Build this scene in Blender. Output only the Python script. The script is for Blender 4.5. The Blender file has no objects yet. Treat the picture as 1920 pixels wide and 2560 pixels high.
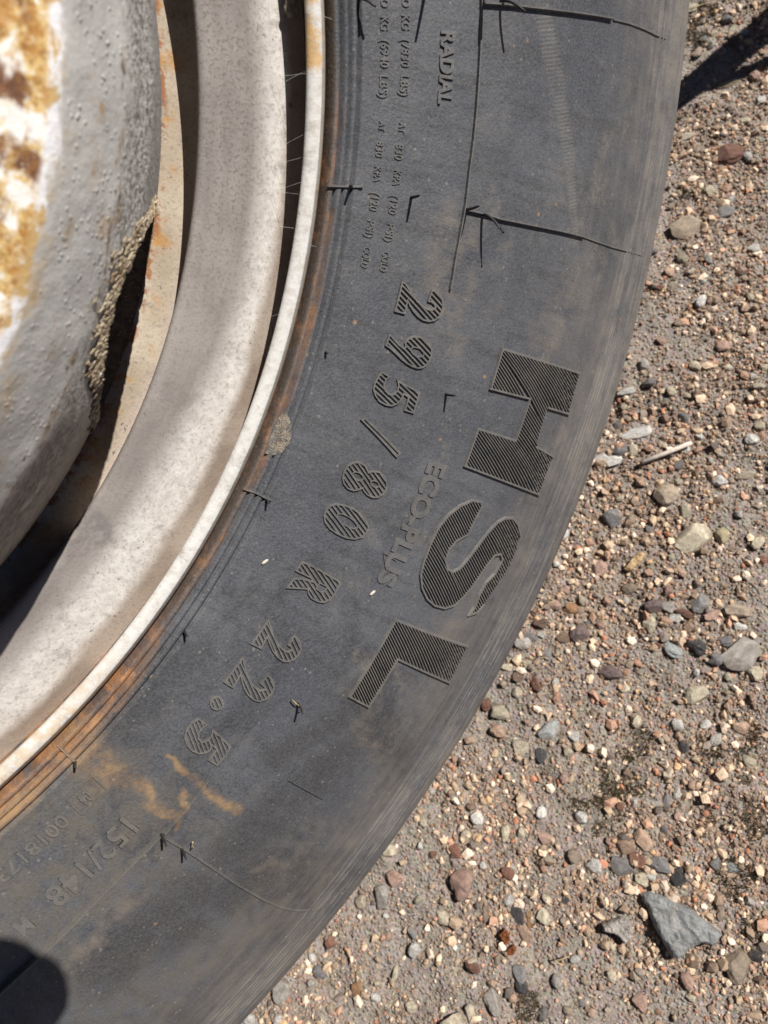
import bpy, bmesh, math, random
import numpy as np
from mathutils import Vector, Matrix, geometry

random.seed(7)
RNG = np.random.default_rng(11)
SC = bpy.context.scene
COLL = SC.collection
PI = math.pi
SUN_STRENGTH, SKY_STRENGTH, EXPOSURE = 5.0, 0.05, 0.52
CAM_ROT = [[0.9682208038106919, 0.06460145745887877, 0.24160945089620664], [0.0, 0.9660632363494694, -0.2583056781683073], [-0.25009693134498434, 0.25009693134498434, 0.9353625232302416]]
CAM_H = 0.5626571237315492
WHEEL_ROT = [[0.6612367047468625, 0.1479701931282923, 0.7354392172308234], [0.35008011814922424, 0.8061939291120275, -0.47696463132976263], [-0.663483180775621, 0.572849169161034, 0.48128359438004675]]
WHEEL_LOC = [-0.2671104756990628, 0.126159076274183, 0.5701665341921137]
SUN_DIR = [0.5896227096517237, 0.29965846382362, 0.7500332428111618]
COL = {'cream': (0.62, 0.55, 0.42), 'white': (0.72, 0.7, 0.66), 'pink': (0.5, 0.33, 0.27), 'red': (0.25, 0.125, 0.09), 'grey': (0.26, 0.25, 0.25), 'dark': (0.07, 0.07, 0.075), 'tan': (0.42, 0.34, 0.26), 'brown': (0.22, 0.15, 0.11), 'peach': (0.55, 0.38, 0.28), 'maroon': (0.23, 0.17, 0.165), 'blue': (0.4, 0.42, 0.42), 'orange': (0.44, 0.25, 0.13), 'yellow': (0.46, 0.39, 0.25), 'rust': (0.22, 0.07, 0.025), 'pale': (0.5, 0.46, 0.42)}
GLYPHS = [["digit two",[[0.33324,-14.768],[0.33517,-14.871],[0.33708,-15.15],[0.3393,-15.483],[0.34171,-15.774],[0.34433,-15.994],[0.34702,-16.093],[0.34906,-16.064],[0.35009,-15.894],[0.34957,-15.753],[0.34829,-15.654],[0.34629,-15.643],[0.34655,-15.226],[0.34689,-14.86],[0.34861,-14.782],[0.35093,-14.93],[0.35284,-15.242],[0.35394,-15.616],[0.35408,-16.029],[0.35325,-16.449],[0.35144,-16.762],[0.3489,-16.918],[0.34613,-16.934],[0.34337,-16.805],[0.34068,-16.537],[0.33867,-16.228],[0.33764,-16.042],[0.33778,-16.873],[0.33293,-16.888]],[],[[0.34803,-14.854,0.35271,-15.282],[0.34704,-15.08,0.35363,-15.681],[0.3468,-15.378,0.35372,-16.005],[0.35002,-15.991,0.35319,-16.274],[0.34789,-16.116,0.35234,-16.516],[0.33349,-15.038,0.35113,-16.726],[0.33342,-15.358,0.34904,-16.858],[0.33337,-15.68,0.33734,-16.079],[0.33877,-16.222,0.34599,-16.902],[0.33332,-16.003,0.33739,-16.409],[0.33329,-16.326,0.33745,-16.74],[0.33326,-16.65,0.33525,-16.849]],[],0],["digit nine",[[0.33305,-18.383],[0.33553,-18.639],[0.33843,-18.909],[0.34094,-19.062],[0.34127,-18.946],[0.34059,-18.741],[0.34103,-18.484],[0.34259,-18.213],[0.34463,-18.057],[0.34733,-18.006],[0.35013,-18.118],[0.35247,-18.35],[0.35382,-18.624],[0.35437,-19.0],[0.35409,-19.413],[0.35311,-19.759],[0.35167,-19.992],[0.34954,-20.123],[0.34668,-20.119],[0.34366,-20.022],[0.34054,-19.829],[0.33739,-19.572],[0.33484,-19.387],[0.33269,-19.287]],[[[0.35033,-19.136],[0.34996,-19.222],[0.34918,-19.283],[0.34813,-19.31],[0.34695,-19.298],[0.34584,-19.248],[0.34496,-19.169],[0.34444,-19.073],[0.34436,-18.974],[0.34473,-18.887],[0.34549,-18.826],[0.34654,-18.8],[0.34771,-18.813],[0.34882,-18.863],[0.34971,-18.942],[0.35024,-19.037]]],[[0.34706,-18.047,0.35336,-18.575],[0.34436,-18.132,0.35396,-18.937],[0.3426,-18.298,0.35383,-19.239],[0.34139,-18.509,0.34492,-18.815],[0.35022,-19.259,0.35336,-19.515],[0.34099,-18.793,0.34428,-19.078],[0.34716,-19.321,0.35255,-19.762],[0.33971,-18.997,0.35122,-19.969],[0.33324,-18.726,0.34889,-20.094],[0.33312,-19.038,0.34417,-20.02]],[],0],["digit five",[[0.33425,-21.054],[0.33872,-21.193],[0.3375,-21.534],[0.33723,-21.898],[0.33851,-22.216],[0.34052,-22.355],[0.34218,-22.269],[0.34319,-21.973],[0.34308,-21.632],[0.34192,-21.295],[0.34548,-21.376],[0.34947,-21.458],[0.35386,-21.578],[0.35405,-22.202],[0.3543,-23.089],[0.34932,-23.115],[0.34926,-22.193],[0.3469,-22.081],[0.34671,-22.493],[0.34557,-22.844],[0.34333,-23.121],[0.34048,-23.202],[0.33756,-23.113],[0.33474,-22.842],[0.33291,-22.446],[0.33259,-22.039],[0.33308,-21.556]],[],[[0.34974,-21.481,0.35353,-21.738],[0.34341,-21.346,0.35362,-22.047],[0.33641,-21.137,0.33804,-21.26],[0.34344,-21.656,0.35371,-22.355],[0.33414,-21.275,0.33717,-21.505],[0.34355,-21.971,0.34647,-22.173],[0.34964,-22.388,0.35379,-22.663],[0.33352,-21.54,0.33694,-21.798],[0.34278,-22.224,0.34633,-22.469],[0.34966,-22.693,0.35389,-22.972],[0.33318,-21.826,0.34552,-22.719],[0.34969,-22.999,0.3509,-23.08],[0.33298,-22.123,0.34424,-22.938],[0.33324,-22.454,0.34232,-23.114],[0.33658,-23.012,0.33794,-23.11]],[],0],["slash",[[0.3321,-24.728],[0.33381,-24.483],[0.35484,-25.927],[0.35369,-26.36]],[],[[0.33376,-24.567,0.35416,-26.01],[0.33275,-24.71,0.35368,-26.192]],[],0],["digit eight",[[0.33622,-27.658],[0.3387,-27.539],[0.34129,-27.636],[0.3437,-27.968],[0.34592,-27.741],[0.3487,-27.674],[0.35162,-27.832],[0.35385,-28.176],[0.3548,-28.594],[0.35438,-29.056],[0.35266,-29.414],[0.3501,-29.568],[0.34701,-29.535],[0.34472,-29.342],[0.34395,-29.242],[0.34243,-29.485],[0.3405,-29.647],[0.33767,-29.646],[0.33523,-29.433],[0.33364,-29.09],[0.33308,-28.603],[0.33392,-28.027]],[[[0.34229,-28.601],[0.34203,-28.685],[0.34145,-28.748],[0.34063,-28.781],[0.33971,-28.779],[0.33882,-28.741],[0.33809,-28.675],[0.33764,-28.588],[0.33754,-28.496],[0.33779,-28.412],[0.33836,-28.348],[0.33917,-28.316],[0.3401,-28.318],[0.34099,-28.356],[0.34172,-28.423],[0.34218,-28.509]],[[0.3505,-28.648],[0.35029,-28.712],[0.34983,-28.759],[0.34917,-28.784],[0.34842,-28.783],[0.3477,-28.754],[0.34711,-28.704],[0.34675,-28.638],[0.34666,-28.568],[0.34686,-28.505],[0.34733,-28.457],[0.34798,-28.432],[0.34873,-28.434],[0.34945,-28.463],[0.35004,-28.514],[0.35041,-28.579]]],[[0.34842,-27.723,0.35368,-28.227],[0.3459,-27.813,0.35438,-28.623],[0.34083,-27.642,0.34236,-27.798],[0.34423,-27.983,0.34861,-28.41],[0.35077,-28.615,0.35411,-28.927],[0.3376,-27.642,0.34634,-28.525],[0.3494,-28.818,0.35326,-29.179],[0.33587,-27.801,0.35204,-29.396],[0.33459,-28.006,0.33779,-28.341],[0.34194,-28.765,0.34989,-29.525],[0.33393,-28.276,0.34339,-29.241],[0.3335,-28.571,0.34209,-29.449],[0.33375,-28.937,0.34028,-29.603]],[],0],["digit zero",[[0.33564,-30.95],[0.33937,-30.77],[0.34365,-30.75],[0.34802,-30.882],[0.3519,-31.159],[0.35424,-31.496],[0.3548,-31.907],[0.35378,-32.382],[0.35086,-32.736],[0.34686,-32.909],[0.34237,-32.909],[0.33816,-32.788],[0.33471,-32.502],[0.33292,-32.095],[0.33273,-31.573],[0.33376,-31.195]],[[[0.34913,-31.904],[0.34862,-32.001],[0.34737,-32.064],[0.34557,-32.083],[0.34351,-32.054],[0.34152,-31.981],[0.33991,-31.877],[0.33889,-31.756],[0.3386,-31.637],[0.33908,-31.538],[0.34027,-31.475],[0.34199,-31.457],[0.34404,-31.488],[0.34606,-31.561],[0.34774,-31.666],[0.34882,-31.786]]],[[0.34571,-30.833,0.35393,-31.516],[0.34151,-30.793,0.35441,-31.871],[0.33859,-30.855,0.35385,-32.142],[0.33625,-30.969,0.3414,-31.429],[0.34873,-32.045,0.35305,-32.394],[0.33468,-31.151,0.3387,-31.514],[0.34564,-32.109,0.35147,-32.584],[0.33367,-31.385,0.34955,-32.746],[0.33309,-31.659,0.347,-32.857],[0.33321,-31.995,0.34338,-32.879],[0.33469,-32.451,0.33839,-32.775]],[],0],["letter R",[[0.33338,-35.691],[0.33901,-35.656],[0.34641,-35.731],[0.35417,-35.829],[0.35427,-36.279],[0.35441,-36.819],[0.35372,-37.3],[0.35194,-37.651],[0.3488,-37.806],[0.34534,-37.785],[0.34284,-37.572],[0.34181,-37.323],[0.33318,-37.925],[0.33395,-37.03],[0.33755,-36.769],[0.3415,-36.647],[0.34076,-36.518],[0.33298,-36.522]],[[[0.34544,-36.569],[0.34945,-36.574],[0.34885,-37.08],[0.34536,-36.965]]],[[0.3519,-35.828,0.35383,-35.99],[0.34754,-35.773,0.3539,-36.311],[0.34337,-35.729,0.35398,-36.633],[0.33935,-35.688,0.35382,-36.933],[0.33608,-35.708,0.34533,-36.537],[0.34948,-36.888,0.35342,-37.213],[0.33368,-35.809,0.34501,-36.826],[0.34784,-37.066,0.35244,-37.445],[0.33353,-36.118,0.33755,-36.488],[0.34023,-36.729,0.35105,-37.644],[0.33339,-36.428,0.33405,-36.489],[0.33766,-36.818,0.34868,-37.763],[0.33569,-36.96,0.3403,-37.371],[0.33422,-37.146,0.33828,-37.51],[0.33396,-37.442,0.33628,-37.65],[0.33371,-37.739,0.33429,-37.79]],[],0],["digit two",[[0.33357,-40.421],[0.33672,-40.865],[0.34005,-41.339],[0.34335,-41.631],[0.34652,-41.798],[0.34898,-41.788],[0.34994,-41.571],[0.3491,-41.449],[0.34725,-41.409],[0.34718,-40.613],[0.3498,-40.643],[0.35246,-40.903],[0.3538,-41.173],[0.35446,-41.59],[0.35393,-42.052],[0.35227,-42.399],[0.34984,-42.567],[0.34647,-42.512],[0.34261,-42.262],[0.33927,-41.885],[0.33748,-41.659],[0.338,-42.523],[0.33285,-42.556]],[],[[0.34822,-40.658,0.35356,-41.211],[0.34755,-40.917,0.35406,-41.587],[0.34758,-41.248,0.35372,-41.877],[0.34954,-41.778,0.35302,-42.129],[0.34693,-41.834,0.35199,-42.347],[0.33378,-40.731,0.35015,-42.485],[0.33366,-41.052,0.34702,-42.491],[0.33354,-41.372,0.33724,-41.783],[0.33343,-41.691,0.33744,-42.134],[0.33334,-42.01,0.33766,-42.484],[0.33325,-42.329,0.33485,-42.505]],[],0],["digit two",[[0.33311,-43.597],[0.33656,-44.098],[0.34015,-44.585],[0.34297,-44.809],[0.34594,-44.98],[0.34853,-44.995],[0.3498,-44.792],[0.34885,-44.683],[0.34666,-44.633],[0.34679,-43.861],[0.34939,-43.88],[0.35195,-44.092],[0.35338,-44.398],[0.35408,-44.859],[0.35337,-45.342],[0.35158,-45.702],[0.34893,-45.816],[0.34542,-45.742],[0.34177,-45.492],[0.33879,-45.096],[0.33702,-44.828],[0.33763,-45.804],[0.33262,-45.784]],[],[[0.34805,-43.903,0.35304,-44.383],[0.3471,-44.126,0.35359,-44.746],[0.34705,-44.435,0.3534,-45.037],[0.34931,-44.963,0.353,-45.309],[0.33343,-43.682,0.33403,-43.746],[0.34661,-45.017,0.35195,-45.519],[0.33333,-43.993,0.35055,-45.697],[0.33325,-44.304,0.34804,-45.771],[0.33317,-44.614,0.3368,-44.987],[0.33311,-44.924,0.337,-45.321],[0.33305,-45.233,0.33721,-45.654],[0.333,-45.542,0.33517,-45.762]],[],0],["decimal point",[[0.33849,-46.99],[0.33901,-47.161],[0.33906,-47.345],[0.33863,-47.512],[0.3378,-47.639],[0.33669,-47.705],[0.33546,-47.7],[0.33431,-47.626],[0.33341,-47.493],[0.33289,-47.32],[0.33284,-47.135],[0.33326,-46.966],[0.33409,-46.839],[0.3352,-46.774],[0.33643,-46.78],[0.33758,-46.856]],[],[[0.33538,-46.818,0.33867,-47.15],[0.33381,-46.968,0.33841,-47.431],[0.33319,-47.214,0.33722,-47.619]],[],0],["digit five",[[0.33343,-48.733],[0.33863,-48.788],[0.33773,-49.122],[0.33776,-49.555],[0.33921,-49.844],[0.3413,-49.893],[0.34255,-49.654],[0.34264,-49.308],[0.34131,-48.887],[0.34691,-48.974],[0.35339,-49.2],[0.35394,-49.927],[0.3538,-50.726],[0.34873,-50.724],[0.34851,-49.857],[0.34613,-49.794],[0.34671,-50.141],[0.3457,-50.486],[0.34354,-50.733],[0.3402,-50.807],[0.33679,-50.678],[0.3339,-50.348],[0.33224,-49.836],[0.33211,-49.261]],[],[[0.35078,-49.132,0.35317,-49.36],[0.34622,-48.993,0.35341,-49.681],[0.34257,-48.936,0.35356,-49.992],[0.34269,-49.252,0.3535,-50.282],[0.33513,-48.782,0.33753,-49.033],[0.34293,-49.577,0.34596,-49.871],[0.34893,-50.153,0.35345,-50.572],[0.3334,-48.909,0.33741,-49.324],[0.34224,-49.811,0.34612,-50.185],[0.34901,-50.456,0.35155,-50.692],[0.3328,-49.153,0.33853,-49.741],[0.33999,-49.888,0.34545,-50.417],[0.33247,-49.424,0.34414,-50.59],[0.33254,-49.736,0.34236,-50.716],[0.3334,-50.127,0.33989,-50.773]],[],0],["letter H",[[0.38912,-17.171],[0.45338,-17.083],[0.45487,-19.817],[0.43288,-19.899],[0.43421,-22.404],[0.45371,-22.626],[0.45374,-25.353],[0.38912,-25.289],[0.38909,-22.575],[0.41558,-22.488],[0.41594,-19.743],[0.3888,-19.939]],[],[[0.45161,-17.124,0.45273,-17.18],[0.44756,-17.134,0.45281,-17.399],[0.44369,-17.144,0.45289,-17.619],[0.44009,-17.151,0.45298,-17.839],[0.43654,-17.159,0.45307,-18.059],[0.43304,-17.166,0.45318,-18.279],[0.42962,-17.173,0.4533,-18.5],[0.42645,-17.178,0.45342,-18.721],[0.42333,-17.183,0.45356,-18.943],[0.42025,-17.188,0.4537,-19.165],[0.4172,-17.193,0.45386,-19.387],[0.41426,-17.197,0.45402,-19.609],[0.41151,-17.199,0.45324,-19.786],[0.40879,-17.201,0.4492,-19.801],[0.40611,-17.203,0.44522,-19.816],[0.40345,-17.205,0.4416,-19.829],[0.40081,-17.208,0.43806,-19.842],[0.39832,-17.208,0.43456,-19.855],[0.39589,-17.208,0.43231,-19.938],[0.39349,-17.208,0.43238,-20.159],[0.39111,-17.208,0.43247,-20.38],[0.38949,-17.279,0.43256,-20.601],[0.38944,-17.499,0.43267,-20.822],[0.38939,-17.719,0.41296,-19.724],[0.4164,-19.977,0.43277,-21.043],[0.38935,-17.939,0.41036,-19.742],[0.41634,-20.191,0.43289,-21.265],[0.38931,-18.159,0.40779,-19.76],[0.41629,-20.405,0.43302,-21.487],[0.38928,-18.38,0.40524,-19.778],[0.41624,-20.619,0.43315,-21.71],[0.44989,-22.614,0.45294,-22.761],[0.38925,-18.602,0.40272,-19.796],[0.4162,-20.833,0.43329,-21.932],[0.44443,-22.556,0.45289,-22.971],[0.38923,-18.824,0.40022,-19.814],[0.41617,-21.048,0.43344,-22.155],[0.43947,-22.496,0.45286,-23.182],[0.38921,-19.046,0.39789,-19.831],[0.41614,-21.263,0.45284,-23.393],[0.3892,-19.268,0.39558,-19.848],[0.41612,-21.478,0.45282,-23.604],[0.3892,-19.491,0.3933,-19.865],[0.41611,-21.694,0.45281,-23.816],[0.3892,-19.714,0.39103,-19.882],[0.4161,-21.91,0.45281,-24.027],[0.4161,-22.126,0.45282,-24.239],[0.41611,-22.342,0.45283,-24.451],[0.41562,-22.525,0.45286,-24.663],[0.41276,-22.534,0.45289,-24.875],[0.40998,-22.543,0.45293,-25.088],[0.40722,-22.552,0.45298,-25.301],[0.4045,-22.561,0.44883,-25.315],[0.40181,-22.57,0.44445,-25.312],[0.39919,-22.579,0.44045,-25.309],[0.39671,-22.587,0.43651,-25.306],[0.39425,-22.596,0.43263,-25.303],[0.39182,-22.604,0.4289,-25.3],[0.3895,-22.621,0.42541,-25.296],[0.38948,-22.839,0.42197,-25.293],[0.38945,-23.057,0.41857,-25.29],[0.38944,-23.275,0.41522,-25.286],[0.38943,-23.493,0.41215,-25.283],[0.38942,-23.711,0.40913,-25.279],[0.38942,-23.93,0.40615,-25.276],[0.38943,-24.149,0.40321,-25.272],[0.38944,-24.368,0.40029,-25.269],[0.38945,-24.588,0.39757,-25.265],[0.38947,-24.807,0.39489,-25.261],[0.3895,-25.027,0.39224,-25.257]],[1,3,5],1],["letter S",[[0.40949,-27.029],[0.40207,-27.156],[0.39595,-27.783],[0.39113,-28.673],[0.38839,-29.771],[0.38795,-30.943],[0.38888,-32.226],[0.3908,-33.178],[0.39539,-33.964],[0.40178,-34.508],[0.40892,-34.725],[0.41681,-34.612],[0.42259,-34.192],[0.42609,-33.454],[0.42866,-32.712],[0.43057,-31.835],[0.43251,-30.926],[0.43569,-30.108],[0.44003,-29.906],[0.44317,-30.222],[0.44246,-31.169],[0.4384,-31.933],[0.43749,-32.897],[0.43885,-33.758],[0.43748,-34.456],[0.44385,-34.065],[0.44718,-33.363],[0.44948,-32.326],[0.45312,-31.183],[0.45478,-30.177],[0.45421,-29.109],[0.4517,-28.253],[0.44382,-27.572],[0.43711,-27.293],[0.4305,-27.476],[0.42582,-27.92],[0.42165,-28.81],[0.41834,-29.924],[0.41545,-30.994],[0.41293,-31.725],[0.40986,-32.066],[0.40584,-32.036],[0.40202,-31.598],[0.40104,-30.858],[0.40317,-30.145],[0.40887,-29.456],[0.40916,-28.398],[0.41019,-27.481]],[],[[0.43785,-27.337,0.44731,-27.904],[0.43529,-27.399,0.45134,-28.344],[0.43285,-27.466,0.45209,-28.604],[0.43069,-27.551,0.45286,-28.865],[0.42929,-27.679,0.45349,-29.117],[0.42794,-27.808,0.45359,-29.342],[0.4266,-27.937,0.4537,-29.566],[0.42571,-28.097,0.45382,-29.79],[0.42492,-28.264,0.45395,-30.015],[0.40701,-27.118,0.40954,-27.328],[0.42414,-28.431,0.45387,-30.228],[0.40477,-27.157,0.40958,-27.557],[0.42336,-28.598,0.45353,-30.427],[0.40256,-27.195,0.40934,-27.762],[0.42259,-28.765,0.4532,-30.627],[0.4013,-27.314,0.40911,-27.967],[0.42193,-28.939,0.43744,-29.957],[0.44377,-30.336,0.45287,-30.826],[0.40006,-27.435,0.40888,-28.173],[0.42137,-29.121,0.43541,-30.052],[0.44361,-30.543,0.45256,-31.026],[0.3989,-27.555,0.40867,-28.38],[0.42082,-29.303,0.43448,-30.213],[0.44345,-30.751,0.45212,-31.219],[0.39775,-27.676,0.4086,-28.597],[0.42028,-29.486,0.43379,-30.389],[0.4433,-30.958,0.45152,-31.403],[0.39661,-27.798,0.40853,-28.815],[0.41974,-29.668,0.43311,-30.564],[0.44316,-31.166,0.45092,-31.587],[0.39572,-27.942,0.40848,-29.033],[0.41921,-29.85,0.43243,-30.74],[0.44242,-31.339,0.45034,-31.771],[0.3949,-28.092,0.40842,-29.251],[0.41869,-30.033,0.4318,-30.918],[0.44154,-31.503,0.44976,-31.955],[0.39408,-28.242,0.40812,-29.448],[0.41818,-30.217,0.43139,-31.109],[0.44066,-31.667,0.44918,-32.139],[0.39326,-28.393,0.40701,-29.581],[0.41768,-30.401,0.43097,-31.301],[0.4398,-31.831,0.44864,-32.325],[0.39245,-28.543,0.40591,-29.714],[0.41719,-30.584,0.43057,-31.492],[0.43903,-32.001,0.4482,-32.515],[0.39165,-28.694,0.40481,-29.846],[0.4167,-30.768,0.43017,-31.683],[0.43883,-32.203,0.44777,-32.706],[0.39114,-28.873,0.40372,-29.979],[0.41621,-30.952,0.42977,-31.873],[0.43863,-32.406,0.44735,-32.896],[0.39068,-29.055,0.40266,-30.115],[0.41564,-31.13,0.42936,-32.061],[0.43845,-32.608,0.44693,-33.087],[0.39022,-29.238,0.40213,-30.292],[0.41499,-31.302,0.42896,-32.25],[0.43826,-32.811,0.44652,-33.278],[0.38977,-29.42,0.40159,-30.469],[0.41441,-31.475,0.42856,-32.438],[0.43829,-33.026,0.44579,-33.451],[0.38932,-29.603,0.40107,-30.647],[0.41382,-31.648,0.42817,-32.627],[0.43865,-33.259,0.44497,-33.62],[0.38888,-29.786,0.40057,-30.827],[0.41305,-31.806,0.42761,-32.804],[0.43902,-33.492,0.44422,-33.788],[0.38874,-29.997,0.40089,-31.072],[0.41189,-31.935,0.427,-32.978],[0.4394,-33.726,0.44347,-33.957],[0.38865,-30.213,0.40121,-31.318],[0.41073,-32.063,0.4264,-33.152],[0.43925,-33.928,0.44211,-34.091],[0.38857,-30.428,0.40164,-31.571],[0.40824,-32.089,0.42581,-33.326],[0.43888,-34.118,0.44032,-34.2],[0.38849,-30.644,0.42512,-33.494],[0.38842,-30.859,0.42435,-33.656],[0.38844,-31.083,0.42358,-33.818],[0.3886,-31.319,0.42282,-33.98],[0.38877,-31.555,0.42207,-34.142],[0.38895,-31.791,0.42059,-34.256],[0.38913,-32.026,0.41906,-34.367],[0.38931,-32.262,0.41755,-34.477],[0.38983,-32.526,0.4159,-34.578],[0.39036,-32.791,0.41339,-34.613],[0.39091,-33.055,0.41098,-34.649],[0.39221,-33.384,0.40859,-34.685],[0.39471,-33.812,0.404,-34.554]],[26,27,28,29,30],1],["letter L",[[0.38983,-36.553],[0.45202,-36.287],[0.45453,-39.051],[0.40434,-38.985],[0.40446,-42.645],[0.38968,-42.609]],[],[[0.44656,-36.335,0.45149,-36.596],[0.44292,-36.341,0.45165,-36.815],[0.43947,-36.35,0.45182,-37.033],[0.43606,-36.358,0.452,-37.251],[0.4327,-36.366,0.45218,-37.47],[0.42943,-36.375,0.45238,-37.688],[0.42639,-36.386,0.45258,-37.906],[0.42339,-36.398,0.45279,-38.124],[0.42043,-36.409,0.45301,-38.342],[0.4175,-36.421,0.45324,-38.559],[0.41463,-36.433,0.45348,-38.777],[0.41199,-36.447,0.45372,-38.995],[0.40938,-36.462,0.4498,-39.0],[0.40679,-36.477,0.44561,-38.988],[0.40423,-36.492,0.44178,-38.98],[0.4017,-36.507,0.43805,-38.973],[0.39924,-36.523,0.43438,-38.965],[0.3969,-36.54,0.43076,-38.958],[0.39459,-36.558,0.4274,-38.954],[0.3923,-36.576,0.42414,-38.951],[0.39027,-36.615,0.42092,-38.948],[0.3902,-36.823,0.41774,-38.945],[0.39013,-37.03,0.41463,-38.942],[0.39006,-37.238,0.41177,-38.944],[0.39001,-37.446,0.40895,-38.945],[0.38995,-37.653,0.40615,-38.946],[0.38991,-37.861,0.40382,-38.981],[0.38986,-38.068,0.40379,-39.185],[0.38982,-38.275,0.40375,-39.388],[0.38979,-38.482,0.40373,-39.592],[0.38976,-38.689,0.40371,-39.796],[0.38974,-38.896,0.40369,-39.999],[0.38972,-39.103,0.40368,-40.202],[0.38971,-39.31,0.40367,-40.406],[0.3897,-39.517,0.40367,-40.609],[0.38969,-39.723,0.40367,-40.812],[0.38969,-39.93,0.40368,-41.014],[0.3897,-40.136,0.4037,-41.217],[0.38971,-40.342,0.40372,-41.42],[0.38972,-40.548,0.40374,-41.622],[0.38974,-40.754,0.40377,-41.824],[0.38977,-40.959,0.40381,-42.026],[0.3898,-41.165,0.40385,-42.228],[0.38983,-41.37,0.40389,-42.43],[0.38987,-41.575,0.4036,-42.607],[0.38991,-41.78,0.40065,-42.597],[0.38996,-41.985,0.39788,-42.591],[0.39002,-42.189,0.39517,-42.585],[0.39007,-42.394,0.39249,-42.58]],[1],1]]
WORDS = [["RADIAL",0.33871,0.34433,0.422,-3.624,0.0006],["0",0.32351,0.32652,1.971,1.469,0.00035],["KG",0.32341,0.32657,1.05,0.259,0.00035],["(7830",0.32345,0.32652,-0.235,-1.81,0.00035],["LBS)",0.32339,0.32664,-2.268,-3.46,0.00035],["AT",0.32375,0.32623,-5.022,-5.644,0.00035],["830",0.32315,0.32629,-6.303,-7.288,0.00035],["KPA",0.32343,0.32635,-7.917,-8.895,0.00035],["(120",0.3232,0.32638,-9.489,-10.71,0.00035],["PSI)",0.32341,0.32645,-11.294,-12.501,0.00035],["COLD",0.32348,0.32654,-13.161,-14.509,0.00035],["0",0.31577,0.3187,1.891,1.368,0.00035],["KG",0.31567,0.31868,0.861,0.118,0.00035],["(6940",0.31567,0.31866,-0.382,-1.982,0.00035],["LBS)",0.31558,0.31873,-2.413,-3.74,0.00035],["AT",0.31613,0.31852,-5.12,-5.733,0.00035],["830",0.31559,0.31855,-6.338,-7.33,0.00035],["KPA",0.31573,0.31846,-7.922,-8.903,0.00035],["(120",0.31558,0.31877,-9.552,-10.749,0.00035],["PSI)",0.31553,0.31863,-11.373,-12.532,0.00035],["COLD",0.31575,0.31878,-13.161,-14.569,0.00035],["ECO-PLUS",0.37021,0.38,-25.609,-34.778,0.0005],["04",0.31785,0.32316,-56.758,-57.468,0.0004],["0018173",0.31767,0.32342,-58.802,-64.072,0.0004],["152/148",0.33665,0.34616,-56.669,-63.082,0.0005],["M",0.33763,0.34514,-64.632,-65.469,0.0004]]
RIBS = [["circular_rib",[[0.35505,3.381],[0.3552,1.791],[0.35519,-0.187],[0.35518,-2.656],[0.35518,-5.259],[0.35487,-7.2],[0.35516,-9.064],[0.35489,-10.872],[0.35487,-12.54],[0.35537,-14.515]],0.0009,0.0007],["circular_rib",[[0.35481,-51.768],[0.35536,-53.398],[0.3555,-54.698],[0.356,-56.045]],0.0009,0.0008],["circular_rib",[[0.35483,-56.255],[0.35432,-58.921],[0.35451,-61.045],[0.35509,-62.632],[0.35576,-64.785],[0.35635,-67.281],[0.35748,-69.423]],0.0014,0.0011],["mould_line",[[0.35485,2.028],[0.36552,2.079],[0.37898,2.095],[0.39382,2.142],[0.40805,2.192],[0.4264,2.259]],0.0012,0.0014],["mould_line",[[0.4279,2.243],[0.44024,2.266],[0.45521,2.219],[0.46802,2.135],[0.4803,2.135]],0.0012,0.0006],["mould_line",[[0.35601,-9.454],[0.365,-9.444],[0.37337,-9.53],[0.39147,-9.444],[0.40953,-9.342],[0.42652,-9.294]],0.0012,0.0014],["mould_line",[[0.42652,-9.294],[0.44048,-9.332],[0.45479,-9.333],[0.46836,-9.272],[0.49108,-9.168]],0.001,0.0006],["mould_line",[[0.35829,-56.212],[0.37025,-56.096],[0.38972,-56.137],[0.40822,-56.207],[0.43045,-56.227]],0.0012,0.0009],["mould_line",[[0.43045,-56.227],[0.44464,-56.22],[0.45997,-56.024],[0.48198,-55.425]],0.0011,0.0005],["bead_tick",[[0.30037,-9.729],[0.30268,-9.661],[0.30669,-9.552],[0.312,-9.37]],0.0012,0.001],["bead_tick",[[0.30022,-32.729],[0.30438,-32.578],[0.30861,-32.622],[0.31081,-32.599]],0.0012,0.001],["bead_tick",[[0.2999,-55.67],[0.30332,-55.671],[0.30759,-55.73]],0.0012,0.001],["raised_frame",[[0.31607,-55.766],[0.32474,-55.931],[0.3243,-58.077],[0.31556,-57.97],[0.31607,-55.766]],0.0006,0.0004],["raised_tick",[[0.3668,-32.776],[0.36855,-33.153],[0.37278,-33.874]],0.0006,0.0006],["raised_tick",[[0.3668,-32.776],[0.3704,-32.823],[0.37499,-32.942]],0.0006,0.0006]]
PLATE = [[0.38888,-49.19],[0.38954,-48.241],[0.4043,-48.169],[0.40588,-47.315],[0.41076,-47.287],[0.41502,-49.197]]
PATCH = [[0.3018,-26.543],[0.30344,-26.203],[0.30601,-26.698],[0.30782,-27.48],[0.30824,-28.248],[0.30715,-28.981],[0.30473,-29.444],[0.30197,-29.582],[0.30149,-28.679],[0.30159,-27.595]]
WHISKERS = [[0.33154,-9.422,0.0085,0],[0.30738,-9.502,0.006,0],[0.35617,-9.425,0.011,0],[0.36424,-9.466,0.013,1],[0.31029,-21.006,0.003,0],[0.30795,-44.162,0.006,0],[0.36786,-44.575,0.009,0],[0.30779,-55.77,0.007,0],[0.36691,-21.154,0.008,0],[0.33192,2.047,0.011,0],[0.35586,2.241,0.012,0],[0.35539,-56.2,0.009,0],[0.36747,-56.187,0.008,0],[0.30903,-32.719,0.005,0],[0.30807,1.757,0.009,1],[0.36403,2.26,0.011,1]]
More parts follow.
